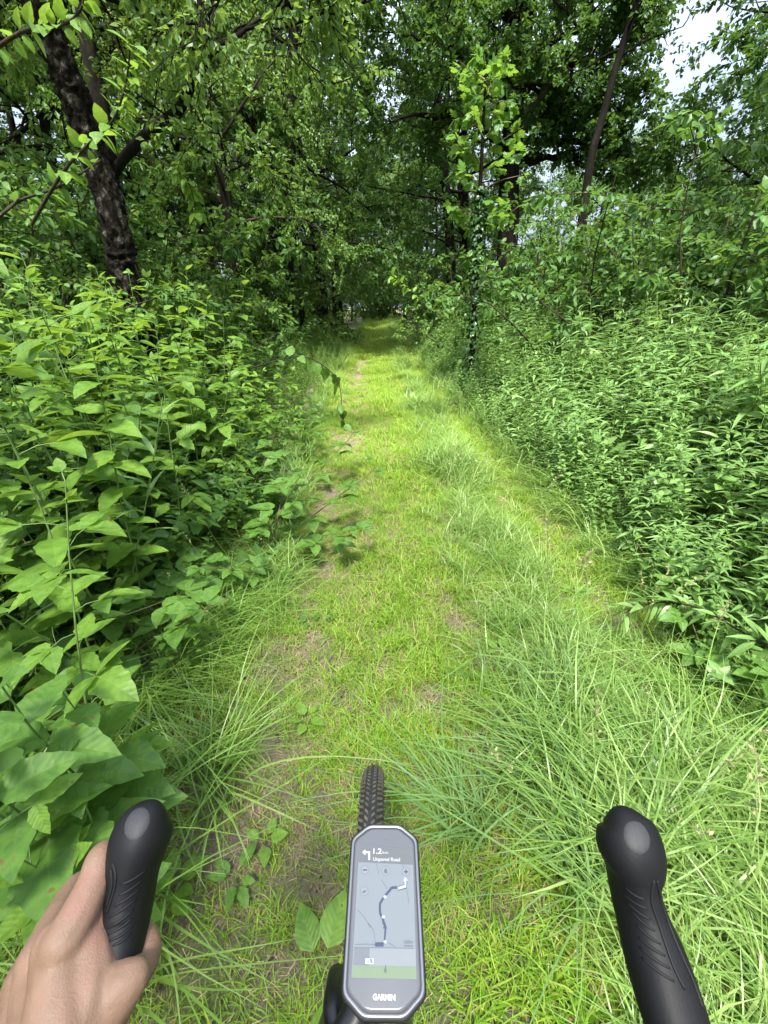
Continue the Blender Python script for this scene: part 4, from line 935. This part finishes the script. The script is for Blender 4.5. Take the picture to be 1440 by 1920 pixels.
WX, WY, WZ, WR, TR_ = -.026, .262, .348, .326, .0205      # wheel centre, radius of the tyre's centre line
def wheel():
    tor = MB(); n, m = 120, 20; a = np.arange(n) * 2 * pi / n; b = np.arange(m) * 2 * pi / m
    A, B = np.meshgrid(a, b, indexing='ij'); rr = WR + TR_ * np.cos(B); V = np.stack([TR_ * np.sin(B), rr * np.sin(A), rr * np.cos(A)], -1).reshape(-1, 3)
    i, j = np.meshgrid(np.arange(n), np.arange(m), indexing='ij'); f = np.stack([i * m + j, ((i + 1) % n) * m + j, ((i + 1) % n) * m + (j + 1) % m, i * m + (j + 1) % m], -1).reshape(-1, 4)
    tor.add(V, None, f)
    wh = link('front_wheel', None, bike, (WX, WY - .23, WZ)); wh.rotation_euler = (0, 0, R(-.6))
    ty = link('tyre', tor.mesh('tyre', M['tyre'], True), wh)
    kn = MB(); nk = 150                                     # side knobs and centre chevrons standing proud
    for q_ in range(nk):
        al = q_ * 2 * pi / nk
        for sgn in (-1, 1):
            for (b0, b1, skew, h) in ((R(34), R(62), .010, .0022), (R(66), R(84), .006, .0026), (R(8), R(24), .007, .0009)):
                vs = []
                for bb, sk in ((b0, 0), (b1, skew)):
                    for da in (-.0085, .0085):
                        for hh in (-.001, h):
                            A_ = al + da + sk / WR * (1 if q_ % 2 else 1.0) * 1.0 + (.5 * 2 * pi / nk if sgn > 0 else 0); r2 = TR_ + hh; rad = WR + r2 * cos(bb)
                            vs.append((sgn * r2 * sin(bb), rad * sin(A_), rad * cos(A_)))
                kn.add(vs, None, [(0, 1, 3, 2), (4, 6, 7, 5), (0, 4, 5, 1), (2, 3, 7, 6), (1, 5, 7, 3)])
    t = link('tread_knobs', kn.mesh('tread_knobs', M['knob']), wh); t['kind'] = 'stuff'
    rim = MB(); a = np.linspace(0, 2 * pi, 61); prof = [(-.012, .311), (-.013, .300), (-.009, .286), (.009, .286), (.013, .300), (.012, .311)]
    V = np.array([[(x, r_ * sin(q_), r_ * cos(q_)) for x, r_ in prof] for q_ in a[:-1]]).reshape(-1, 3); n6 = 6
    f = [(i * n6 + j, ((i + 1) % 60) * n6 + j, ((i + 1) % 60) * n6 + j + 1, i * n6 + j + 1) for i in range(60) for j in range(5)]
    rim.add(V, None, f); link('rim', rim.mesh('rim', M['frame'], True), wh)
    sp = mesh_np('spoke', *[x for x in (lambda mb: (np.vstack(mb.v), [np.vstack(mb.f4)]))((lambda: (lambda q_: (q_.tube([(.022, 0, .02), (0, 0, .288)], .001, 4, False), q_)[1])(MB()))())], M['alu'])
    for q_ in range(24): o = link('spoke', sp, wh, (0, 0, 0), (q_ * 2 * pi / 24, 0, 0)); o.scale = (1 if q_ % 2 else -1, 1, 1)
    hub = MB(); hub.tube([(-.05, 0, 0), (-.03, 0, 0), (-.028, 0, 0), (.028, 0, 0), (.03, 0, 0), (.05, 0, 0)], [.009, .009, .022, .022, .009, .009], 16); link('hub', hub.mesh('hub', M['blackmetal'], True), wh)
wheel()
HB = np.array([-.01, .045, 1.0])                           # handlebar clamp
def tubes():
    f = MB(); crown = np.array([WX, .10, .73]); 
    for s in (-1, 1): f.tube(smooth_path(place_rel([crown + (s * .02, 0, 0), crown + (s * .05, .015, -.06), (WX + s * .055, .19, .52), (WX + s * .055, WY, WZ)]), 4), np.linspace(.018, .011, 13), 10)
    bpart('fork', f.mesh('fork', M['frame'], True))
    h = MB(); top = np.array([-.012, -.028, .965]); h.tube(place_rel([crown + (0, 0, .0), top]), [.03, .026], 16); bpart('head_tube', h.mesh('head_tube', M['frame'], True))
    s = MB(); s.tube(place_rel([top + (0, 0, .02), (HB + top + (0, 0, .02)) / 2, HB]), [.02, .017, .02], 14); s.tube(place_rel([top, top + (-.003, -.008, .04)]), .021, 16); bpart('stem', s.mesh('stem', M['blackmetal'], True))
    t = MB(); t.tube(place_rel([top + (0, 0, -.04), (0, -.55, .90)]), [.02, .017], 12); t.tube(place_rel([crown + (0, -.01, .04), (0, -.40, .28)]), [.026, .022], 12); bpart('frame_tubes', t.mesh('frame_tubes', M['frame'], True))
    b = MB(); L = [HB]
    for sg in (-1, 1):
        cxs = .213 * sg
        pth = smooth_path(place_rel([HB, HB + (sg * .12, 0, .0), (sg * .185, .04, .985), (cxs + sg * .004, .075, .975), (cxs + sg * .014, .118, .960), (cxs + sg * .030, .122, .915), (cxs + sg * .042, .08, .885), (cxs + sg * .05, .0, .88)]), 5)
        b.tube(pth, .0145, 14)
    bpart('handlebar', b.mesh('handlebar', M['tape'], True))
tubes()

def loft(stations, seg=28, sub=4, ex=2.5):
    """stations: centre (Vector), half width a, half height b, up vector; returns V,F4 with dome ends"""
    c = smooth_path([s[0] for s in stations], sub); k = smooth_path([(s[1], s[2], 0) for s in stations], sub); u = smooth_path([s[3] for s in stations], sub)
    T = np.gradient(c, axis=0); T /= np.linalg.norm(T, axis=1)[:, None]
    N = u - T * (u * T).sum(1)[:, None]; N /= np.linalg.norm(N, axis=1)[:, None]; X = np.cross(T, N)
    th = np.arange(seg) * 2 * pi / seg; ct = np.sign(np.cos(th)) * np.abs(np.cos(th)) ** (2 / ex); st = np.sign(np.sin(th)) * np.abs(np.sin(th)) ** (2 / ex)
    V = c[:, None] + X[:, None] * (k[:, 0:1] * ct[None])[..., None] + N[:, None] * (k[:, 1:2] * st[None])[..., None]
    n = len(c); i, j = np.meshgrid(np.arange(n - 1), np.arange(seg), indexing='ij'); F = np.stack([i * seg + j, i * seg + (j + 1) % seg, (i + 1) * seg + (j + 1) % seg, (i + 1) * seg + j], -1).reshape(-1, 4)
    V = V.reshape(-1, 3); V = np.vstack([V, c[0], c[-1]]); F3 = [(len(V) - 2, (q_ + 1) % seg, q_) for q_ in range(seg)] + [(len(V) - 1, (n - 1) * seg + q_, (n - 1) * seg + (q_ + 1) % seg) for q_ in range(seg)]
    return V, np.array(F3), F
def hood(side, st, ridges, seam, cap, label):
    """st: (px,py,depth,halfwidth,halfheight) along the hood, tip first"""
    upv = Vector((0, -.15, 1))
    V, F3, F4 = loft([(Q(px, py, d), a, b, upv) for px, py, d, a, b in st], 32, 5, 2.35)
    me = mesh_np('brake_hood', V - BO, [F3, F4], M['rubber'], True)
    h = bpart('brake_hood', me); h['label'] = label
    tris = [tuple(f) for f in F3] + [(f[0], f[1], f[2]) for f in F4] + [(f[0], f[2], f[3]) for f in F4]
    bvh = BVHTree.FromPolygons([Vector(v) for v in V], tris)
    def hit(px, py, off=.0):
        rr = ray(px, py).normalized(); res = bvh.ray_cast(CAM, rr)
        return (res[0] + res[1] * (off if res[1].dot(rr) < 0 else -off)) if res[0] is not None else None
    for (x0, y0, x1, y1, rad) in ridges:
        pts = []
        for t in np.linspace(0, 1, 12):
            p = hit(x0 + (x1 - x0) * t, y0 + (y1 - y0) * t + 3 * sin(pi * t), .0002)
            if p is not None: pts.append(p)
        if len(pts) > 3:
            mb = MB(); rr = rad * np.sin(np.linspace(.25, pi - .25, len(pts))) ** .4; mb.tube(place_rel([tuple(p) for p in pts]), rr, 8); link('grip_rib', mb.mesh('grip_rib', M['groove'], True), h)
    for sm in seam:
        pts = [hit(*p, .0001) for p in smooth_path([(a, b, 0) for a, b in sm], 5)[:, :2]]; pts = [p for p in pts if p is not None]
        if len(pts) > 3:
            mb = MB(); mb.tube(place_rel([tuple(p) for p in pts]), .0011, 6); link('seam', mb.mesh('seam', M['groove'], True), h)
    # oval facet lying on the domed end, its sheen put into the colour
    cxp, cyp, ax, bx, ang = cap; grid = []; nr, na = 6, 28; vs = []; 
    for i in range(nr + 1):
        for j in range(na):
            rr_ = i / nr; t = j * 2 * pi / na; dx, dy = rr_ * ax * cos(t), rr_ * bx * sin(t); px = cxp + dx * cos(ang) - dy * sin(ang); py = cyp + dx * sin(ang) + dy * cos(ang)
            p = hit(px, py, .0006 * (1 - rr_ ** 4) - .0004 * (rr_ ** 6)); vs.append(p if p is not None else (vs[-na] if i else Q(cxp, cyp, .35)))
    f4 = [(i * na + j, i * na + (j + 1) % na, (i + 1) * na + (j + 1) % na, (i + 1) * na + j) for i in range(nr) for j in range(na)]
    link('hood_pad', mesh_np('hood_pad', np.array([tuple(v) for v in vs]) - BO, [np.array(f4)], M['cap'], True), h)
    # brake lever hanging below
    tip = Q(st[2][0], st[2][1], st[2][2] + .035); lv = MB(); tp = np.array(tip)
    lv.tube(smooth_path(place_rel([tp + (side * .004, -.02, 0), tp + (side * .010, -.004, -.03), tp + (side * .02, -.006, -.075), tp + (side * .03, -.02, -.11)]), 4), np.linspace(.010, .006, 13), 10, True, 1.5)
    bpart('brake_lever', lv.mesh('brake_lever', M['blackmetal'], True))
    return h
# right hood
hood(1, [(1170, 1526, .366, .0070, .0080), (1172, 1536, .362, .0165, .017), (1177, 1554, .358, .0232, .0225), (1181, 1590, .353, .0252, .026), (1184, 1625, .352, .0200, .027), (1188, 1662, .348, .0166, .026),
         (1202, 1715, .340, .0180, .025), (1222, 1775, .328, .0215, .024), (1243, 1840, .315, .0225, .023), (1262, 1900, .303, .0225, .021), (1285, 1980, .288, .0200, .019)],
     [(1172, 1664, 1208, 1686, .0011), (1170, 1677, 1214, 1704, .0011), (1176, 1692, 1220, 1724, .0011), (1184, 1708, 1228, 1746, .0011), (1194, 1735, 1238, 1770, .0011), (1198, 1758, 1247, 1792, .0011), (1200, 1776, 1256, 1816, .0011), (1204, 1796, 1264, 1840, .0011)],
     [[(1226, 1650), (1222, 1690), (1238, 1740), (1262, 1810), (1284, 1855)], [(1232, 1650), (1240, 1690), (1265, 1760), (1300, 1840), (1318, 1890)]],
     (1194, 1570, 26, 37, R(-24)), 'right hand brake hood, uncovered')
# left hood
hood(-1, [(285, 1512, .368, .0070, .0080), (281, 1522, .364, .0160, .017), (274, 1540, .360, .0210, .0225), (266, 1568, .356, .0228, .026), (258, 1605, .352, .0198, .027), (250, 1645, .347, .0170, .026),
          (243, 1690, .340, .0168, .025), (235, 1740, .330, .0160, .023), (227, 1790, .318, .0150, .019), (222, 1840, .312, .0150, .016)],
     [(228, 1658, 272, 1632, .0011), (222, 1679, 266, 1650, .0011), (214, 1698, 262, 1666, .0011), (204, 1720, 256, 1684, .0011), (200, 1741, 250, 1706, .0011), (202, 1752, 248, 1722, .0011), (205, 1764, 247, 1738, .0011), (212, 1773, 245, 1750, .0011)],
     [[(212, 1618), (217, 1645), (212, 1675), (200, 1712)], [(208, 1630), (210, 1660), (200, 1700)]],
     (257, 1544, 24, 37, R(28)), 'left hand brake hood, gripped by the hand')

# ------------------------------------------------------------------ bike computer
dTL = Q(661 + 60, 1549, .352); dBR = Q(720, 1911, .262)
top_c, bot_c = Q(721, 1549, .352), Q(719.5, 1905, .262)
ydir = (top_c - bot_c); DL = ydir.length; ydir.normalize(); xdir = Vector((1, 0, 0)); zdir = xdir.cross(ydir).normalized(); xdir = ydir.cross(zdir).normalized()
DM = Matrix((xdir, ydir, zdir)).transposed().to_4x4(); DM.translation = (top_c + bot_c) / 2
DMi = DM.inverted()
dev = thing('bike_computer', 'grey bike computer showing a map, mounted in front of the handlebar', 'bike computer', DM.translation); dev.matrix_world = DM
def dl(px, py):                                            # pixel -> point on the device's face
    o = DMi @ CAM; d = DMi.to_3x3() @ ray(px, py); t = -o.z / d.z; p = o + d * t; return (p.x, p.y)
hw_t = (dl(783, 1600)[0] - dl(663, 1600)[0]) / 2; HW = hw_t; HL = DL / 2
print('device', DL, HW * 2)
def oct_outline(hw, hl, ch, cv, k=3):
    pts = []
    def corner(a, b):                                      # softened chamfer
        a, b = np.array(a, float), np.array(b, float); return a, b
    base = [(hw, -hl + cv), (hw, hl - cv), (hw - ch, hl), (-hw + ch, hl), (-hw, hl - cv), (-hw, -hl + cv), (-hw + ch, -hl), (hw - ch, -hl)]
    n = len(base)
    for i in range(n):
        p0, p1, p2 = (np.array(base[(i + j - 1) % n]) for j in range(3)); l = .0035
        a = p1 + (p0 - p1) / np.linalg.norm(p0 - p1) * l; b = p1 + (p2 - p1) / np.linalg.norm(p2 - p1) * l
        for t in np.linspace(0, 1, k + 1): pts.append((1 - t) ** 2 * a + 2 * t * (1 - t) * p1 + t * t * b)
    return np.array(pts)
def rings(name, rs, mat, parent, smooth=True, cap0=True, cap1=True):
    """rs: list of (outline (n,2), z)"""
    n = len(rs[0][0]); V = np.vstack([np.column_stack([o, np.full(n, z) if np.isscalar(z) else z]) for o, z in rs]); F = []
    for i in range(len(rs) - 1):
        for j in range(n): F.append((i * n + j, i * n + (j + 1) % n, (i + 1) * n + (j + 1) % n, (i + 1) * n + j))
    V = np.vstack([V, [*rs[0][0].mean(0), rs[0][1]], [*rs[-1][0].mean(0), rs[-1][1]]]); F3 = []
    if cap0: F3 += [(len(V) - 2, (j + 1) % n, j) for j in range(n)]
    if cap1: F3 += [(len(V) - 1, (len(rs) - 1) * n + j, (len(rs) - 1) * n + (j + 1) % n) for j in range(n)]
    me = mesh_np(name, V, ([np.array(F3)] if F3 else []) + [np.array(F)], mat, smooth)
    return link(name, me, parent)
M['glass'] = plain('smoked_glass', (.085, .088, .095), .25, spec=.6)
M['bezel'] = plain('brushed_grey_rim', (.20, .20, .21), .32, .8)
M['caseblk'] = plain('black_case', (.012, .012, .013), .45)
M['lcd'] = plain('lcd_map', (.14, .157, .17), .35, spec=.3); M['lcd_hdr'] = plain('lcd_header', (.085, .087, .09), .35)
M['lcd_a'] = plain('lcd_panel_dark', (.10, .108, .12), .35); M['lcd_b'] = plain('lcd_panel_light', (.15, .162, .172), .35); M['lcd_g'] = plain('lcd_green', (.115, .155, .09), .35)
M['ink'] = plain('ink_white', (.36, .37, .37), .4); M['line'] = plain('route_line', (.025, .032, .06), .4); M['thin'] = plain('road_line', (.06, .07, .085), .4); M['route_w'] = plain('route_white', (.26, .27, .28), .4)
M['logo'] = plain('logo_grey', (.5, .5, .48), .4)
ch, cv = HW * .50, HW * .36
O = lambda g: oct_outline(HW + g, HL + g, ch + g * .4, cv + g * .4)
rings('case', [(O(-.004), -.017), (O(.0005), -.013), (O(.0022), -.006), (O(.0022), -.0022), (O(.001), -.0012)], M['caseblk'], dev)
rings('bezel', [(O(.0012), -.0020), (O(.0012), -.0002), (O(.0004), .0004), (O(-.0006), .0004), (O(-.0010), -.0001)], M['bezel'], dev)
rings('seal', [(O(-.0010), .00005), (O(-.0018), .00012)], M['caseblk'], dev, False, False, False)
rings('glass', [(O(-.0016), -.0004), (O(-.0018), .0003), (O(-.0032), .0006)], M['glass'], dev)
zc = [.0008]
def poly(name, px, mat, dz=.00006, parent=dev):
    zc[0] += .000012; V = [(*dl(*p), zc[0]) for p in px]; me = mesh_np(name, V, [np.array([list(range(len(V)))])[:, ::-1]], mat); 
    return link(name, me, parent)
def quad(name, a, b, c_, d, mat, parent=dev): return poly(name, [a, b, c_, d], mat, parent=parent)
scr = quad('screen', (672, 1617), (774.5, 1622), (781, 1837), (659, 1834), M['lcd'])
zs = zc[0]
quad('screen_header', (676, 1586), (772.5, 1591), (774.3, 1621.5), (672.2, 1616.8), M['lcd_hdr'], scr)
quad('panel', (665, 1777), (693, 1777.5), (692, 1811), (662, 1810), M['lcd_a'], scr); quad('panel', (693.2, 1777.5), (779, 1779), (780, 1812), (692.2, 1811), M['lcd_b'], scr)
quad('panel', (662, 1811), (780, 1813), (781, 1836.5), (659.5, 1833.5), M['lcd_g'], scr)
def stroke(name, pts, wd, mat, parent=scr, close=False):
    zc[0] += .000008; p = np.array([dl(*q_) for q_ in pts]); p = np.vstack([p, p[:1]]) if close else p
    T = np.gradient(p, axis=0); T /= np.linalg.norm(T, axis=1)[:, None] + 1e-9; N = np.column_stack([-T[:, 1], T[:, 0]]) * wd / 2
    V = np.vstack([np.column_stack([p + N, np.full(len(p), zc[0])]), np.column_stack([p - N, np.full(len(p), zc[0])])]); n = len(p)
    return link(name, mesh_np(name, V, [np.array([(i, n + i, n + i + 1, i + 1) for i in range(n - 1)])], mat), parent)
def z1(l): return [(640 + a / 8, 1540 + b / 8) for a, b in l]
def z2(l): return [(620 + a / 7.2, 1730 + b / 7.2) for a, b in l]
def sm2(l, k=4): return [tuple(q_[:2]) for q_ in smooth_path([(a, b, 0) for a, b in l], k)]
for l in (z1([(525, 640), (545, 720), (560, 800)]), z1([(915, 650), (935, 700), (925, 760), (905, 800)]), z1([(975, 990), (1000, 1140), (1015, 1240)]), z1([(240, 1330), (340, 1440), (440, 1600)]) + z2([(500, 10), (570, 90), (595, 200), (600, 300)]),
          z2([(330, 300), (480, 295), (600, 300)]), z2([(770, 270), (820, 300), (870, 335)]), z1([(600, 880), (650, 960), (690, 1020)]), z2([(310, 345), (700, 345), (1130, 352)])):
    stroke('road_line', sm2(l) if len(l) > 2 else l, .00035, M['thin'])
route = z1([(640, 1560), (620, 1460), (585, 1390), (580, 1260), (610, 1190), (660, 1120), (720, 1050), (760, 1005), (835, 1000)])
stroke('route_line', sm2(route), .0017, M['line'])
stroke('route_line', [*z1([(640, 1590)]), *z2([(740, 90), (725, 280), (610, 290), (605, 325)])], .0014, M['line'])
stroke('route_line', z2([(715, 300), (612, 300)]), .0022, M['line'])
stroke('route_arrow', z1([(845, 1015), (960, 985), (965, 930), (955, 880)]), .0028, M['line']); stroke('route_arrow', z1([(850, 1013), (962, 980), (962, 930), (955, 885)]), .0018, M['route_w'])
poly('arrow_head', z1([(925, 905), (955, 835), (1000, 895)]), M['route_w'], parent=scr)
for c_ in z1([(655, 1140), (630, 1440)]) + z2([(735, 265)]):
    poly('route_marker', [(c_[0] + 3.2 * cos(t), c_[1] + 3.2 * sin(t)) for t in np.linspace(0, 2 * pi, 13)[:-1]], M['route_w'], parent=scr)
poly('position_arrow', z2([(735, -5), (762, 88), (735, 78), (705, 88)]), M['line'], parent=scr)
def disc(c_, r_, mat, nm): poly(nm, [(c_[0] + r_ * cos(t), c_[1] + r_ * 1.12 * sin(t)) for t in np.linspace(0, 2 * pi, 21)[:-1]], mat, parent=scr)
for c_ in z1([(355, 735), (665, 750), (970, 765), (345, 1055)]): disc(c_, 7.4, M['thin'], 'button'); disc(c_, 6.8, M['lcd_b'], 'button')
stroke('minus_sign', z1([(322, 735), (388, 739)]), .0009, M['line']); stroke('plus_sign', z1([(938, 764), (1003, 766)]), .0009, M['line']); stroke('plus_sign', z1([(971, 728), (969, 802)]), .0009, M['line'])
poly('drop_icon', z1([(665, 705), (690, 745), (688, 785), (660, 792), (635, 765), (648, 730)]), M['thin'], parent=scr)
poly('compass_icon', z1([(300, 1075), (345, 1040), (385, 1050), (345, 1085)]), M['thin'], parent=scr)
poly('turn_arrow', z1([(312, 470), (362, 430), (362, 455), (432, 462), (432, 590), (404, 590), (403, 487), (362, 483), (362, 520)])[:], M['ink'], parent=scr)
quad('scale_box', *z2([(470, 490), (582, 490), (578, 565), (468, 565)]), M['ink'], scr)
stroke('cursor', z2([(742, 580), (740, 630)]), .0004, M['line']); stroke('cursor', [(c_[0] + 1.8 * cos(t), c_[1] + 3 * sin(t)) for c_ in z2([(738, 655)]) for t in np.linspace(0, 2 * pi, 12)], .0004, M['line'])
disc((640 + 668 / 8, 1540 + 255 / 8), 1.5, M['lcd_a'], 'light_sensor')
def text(s, a, b, hpx, mat, off=0.0, bold=.0, name='lettering', parent=scr):
    """text from pixel a (left baseline) to b (right baseline)"""
    zc[0] += .000008; cu = bpy.data.curves.new('t', 'FONT'); cu.body = s; cu.size = 1; cu.offset = bold; cu.resolution_u = 3
    to = bpy.data.objects.new('t', cu); dg = bpy.context.evaluated_depsgraph_get(); C.objects.link(to); dg.update(); me = bpy.data.meshes.new_from_object(to.evaluated_get(dg)); bpy.data.objects.remove(to)
    co = np.array([v.co[:] for v in me.vertices]); x0, x1 = co[:, 0].min(), co[:, 0].max(); h = co[:, 1].max()
    pa, pb = np.array(dl(*a)), np.array(dl(*b)); ex = (pb - pa); Lx = np.linalg.norm(ex); ex = ex / Lx; ey = np.array([-ex[1], ex[0]])
    ht = abs(dl(a[0], a[1] - hpx)[1] - pa[1]); asc = .72 if s.lower() != s or any(ch_.isdigit() for ch_ in s) else .72
    new = np.array([[*(pa + ex * (v[0] - x0) / (x1 - x0) * Lx + ey * v[1] / asc * ht), zc[0]] for v in co])
    me.vertices.foreach_set('co', new.astype(np.float32).ravel()); me.update(); me.materials.clear(); me.materials.append(mat); link(name, me, parent)
text('1.2', (640 + 478 / 8, 1540 + 494 / 8), (640 + 605 / 8, 1540 + 496 / 8), 10.2, M['ink'], bold=.02); text('km', (640 + 618 / 8, 1540 + 496 / 8), (640 + 702 / 8, 1540 + 498 / 8), 5.5, M['ink'])
text('Unpaved Road', (640 + 478 / 8, 1540 + 600 / 8), (640 + 880 / 8, 1540 + 610 / 8), 7.0, M['ink'], bold=.01)
text('200m', (620 + 990 / 7.2, 1730 + 288 / 7.2), (620 + 1110 / 7.2, 1730 + 290 / 7.2), 6.5, M['thin']); stroke('scale_bar', z2([(992, 318), (1110, 322)]), .0004, M['thin'])
text('-1%', (620 + 485 / 7.2, 1730 + 552 / 7.2), (620 + 566 / 7.2, 1730 + 552 / 7.2), 8, M['line'], bold=.03)
text('GARMIN', (620 + 568 / 7.2, 1730 + 1048 / 7.2), (620 + 872 / 7.2, 1730 + 1056 / 7.2), 11.5, M['logo'], bold=.04, parent=dev)
# out-front mount
mt = MB(); c0 = np.array(DM.translation - zdir * .017)
mt.tube(place_rel([c0 + np.array(zdir) * .004, c0 - np.array(zdir) * .008]), .017, 24); mt.tube(smooth_path(place_rel([c0 - np.array(zdir) * .005, c0 + (-.02, -.05, -.012), HB + (-.035, .02, .005), HB + (-.035, 0, 0)]), 4), np.linspace(.011, .012, 13), 10)
bpart('computer_mount', mt.mesh('computer_mount', M['blackmetal'], True))
q0 = np.array(Q(626, 1885, .31)); cb = MB(); cb.tube(smooth_path(place_rel([q0 + (0, .02, -.02), q0, np.array(Q(624, 1960, .29)), HB + (-.05, .0, .012)]), 4), [.0085] * 13, 12)
bpart('mount_arm', cb.mesh('mount_arm', M['blackmetal'], True))

# ------------------------------------------------------------------ hand and forearm
def skin_mat():
    m, n, b = new_mat('skin'); tc = n.nodes.new('ShaderNodeTexCoord'); a = n.nodes.new('ShaderNodeTexNoise'); a.inputs['Scale'].default_value = 28; a.inputs['Detail'].default_value = 3
    n.links.new(tc.outputs['Object'], a.inputs['Vector']); r_ = ramp(n, [(.18, .108, .068), (.215, .133, .088), (.235, .128, .092)], [.35, .5, .68]); n.links.new(a.outputs['Fac'], r_.inputs[0]); n.links.new(r_.outputs[0], b.inputs['Base Color'])
    v = n.nodes.new('ShaderNodeTexVoronoi'); v.inputs['Scale'].default_value = 700; n.links.new(tc.outputs['Object'], v.inputs['Vector'])
    a2 = n.nodes.new('ShaderNodeTexNoise'); a2.inputs['Scale'].default_value = 120; a2.inputs['Detail'].default_value = 5; n.links.new(tc.outputs['Object'], a2.inputs['Vector'])
    ad = math_node(n, 'ADD', math_node(n, 'MULTIPLY', v.outputs['Distance'], .35), a2.outputs['Fac'])
    bp = n.nodes.new('ShaderNodeBump'); bp.inputs['Distance'].default_value = .0012; bp.inputs['Strength'].default_value = .5; n.links.new(ad, bp.inputs['Height']); n.links.new(bp.outputs[0], b.inputs['Normal'])
    b.inputs['Roughness'].default_value = .55; b.inputs['Subsurface Weight'].default_value = .25; b.inputs['Subsurface Radius'].default_value = (.012, .005, .003); b.inputs['Specular IOR Level'].default_value = .35
    return m
M['skin'] = skin_mat()
def build_hand():
    bm = bmesh.new(); ico = bmesh.new(); bmesh.ops.create_icosphere(ico, subdivisions=2, radius=1); iv = np.array([v.co[:] for v in ico.verts]); ifc = [[v.index for v in f.verts] for f in ico.faces]; ico.free()
    Vs, Fs, c = [], [], 0
    def chain(*st, sq=1.0):
        nonlocal c
        p = smooth_path([tuple(Q(a, b, d)) for a, b, d, _ in st], 6); rr = smooth_path([(s[3], 0, 0) for s in st], 6)[:, 0]
        L = np.concatenate([[0], np.cumsum(np.linalg.norm(np.diff(p, axis=0), axis=1))]); k = max(int(L[-1] / .0022), 2)
        for s in np.linspace(0, L[-1], k):
            q_ = np.array([np.interp(s, L, p[:, i]) for i in range(3)]); r_ = np.interp(s, L, rr); Vs.append(iv * r_ + q_); Fs.append(np.array(ifc) + c); c += len(iv)
    for ch_ in HAND: chain(*ch_)
    me = mesh_np('hand', np.vstack(Vs), np.vstack(Fs), M['skin'], True); o = link('hand', me)
    rm = o.modifiers.new('r', 'REMESH'); rm.mode = 'VOXEL'; rm.voxel_size = .0017; rm.use_smooth_shade = True
    s = o.modifiers.new('s', 'SMOOTH'); s.iterations = 14; s.factor = .5
    dg = bpy.context.evaluated_depsgraph_get(); m2 = bpy.data.meshes.new_from_object(o.evaluated_get(dg)); bpy.data.objects.remove(o)
    return m2
HAND = [
    # index: knuckle, middle joint over the outer side of the hood, then down round its front
    ((118, 1770, .300, .0155), (148, 1715, .314, .0146), (176, 1657, .331, .0134), (191, 1610, .346, .0128), (206, 1608, .364, .0110), (225, 1628, .390, .0095), (245, 1655, .398, .0085)),
    ((72, 1800, .312, .0150), (92, 1755, .330, .0138), (125, 1690, .362, .0120), (150, 1660, .385, .0115), (185, 1665, .402, .0100), (215, 1690, .405, .0085)),
    ((45, 1840, .322, .0145), (62, 1800, .345, .0130), (95, 1740, .380, .0115), (125, 1720, .400, .0105), (165, 1720, .410, .0095), (200, 1735, .408, .0080)),
    ((20, 1890, .330, .0135), (38, 1855, .355, .0120), (75, 1800, .390, .0100), (110, 1780, .405, .0092), (150, 1778, .408, .0080)),
    # back of the hand
    ((105, 1770, .306, .0160), (110, 1850, .290, .0190), (110, 1960, .272, .0230)),
    ((135, 1735, .318, .0150), (165, 1800, .305, .0170), (160, 1880, .290, .0210), (130, 1980, .275, .0240)),
    ((188, 1690, .334, .0128), (192, 1750, .322, .0140), (190, 1830, .308, .0175), (175, 1920, .292, .0220)),
    ((72, 1800, .316, .0155), (75, 1880, .296, .0190), (85, 1980, .272, .0230)),
    ((45, 1845, .326, .0145), (50, 1920, .304, .0180), (70, 2010, .280, .0220)),
    ((20, 1890, .334, .0130), (25, 1960, .312, .0170), (60, 2040, .285, .0210)),
    # thumb: ball, base joint, knuckle, tip lying against the inner side
    ((165, 1940, .295, .0240), (198, 1885, .296, .0205), (228, 1852, .297, .0160), (250, 1834, .300, .0120)),
    ((250, 1836, .316, .0120), (270, 1800, .326, .0125), (273, 1770, .334, .0118), (257, 1740, .344, .0095)),
    ((196, 1765, .320, .0135), (178, 1840, .301, .0185)),
    ((190, 1790, .322, .0120), (212, 1812, .316, .0125), (236, 1826, .310, .0130)),
    # wrist and forearm
    ((110, 1960, .274, .0260), (70, 2100, .250, .0280), (20, 2300, .228, .0300), (-60, 2600, .210, .0340)),
    ((150, 1960, .280, .0250), (115, 2100, .256, .0270), (60, 2300, .232, .0300), (-20, 2600, .212, .0340))]
pm = build_hand()
person = thing('person', 'bare left hand and forearm gripping the left brake hood', 'person', Q(110, 1960, .28))
co = np.array([v.co[:] for v in pm.vertices]) - np.array(person.location); pm.vertices.foreach_set('co', co.astype(np.float32).ravel()); pm.update()
if not pm.materials: pm.materials.append(M['skin'])
pm.polygons.foreach_set('use_smooth', np.ones(len(pm.polygons), bool))
link('hand', pm, person)
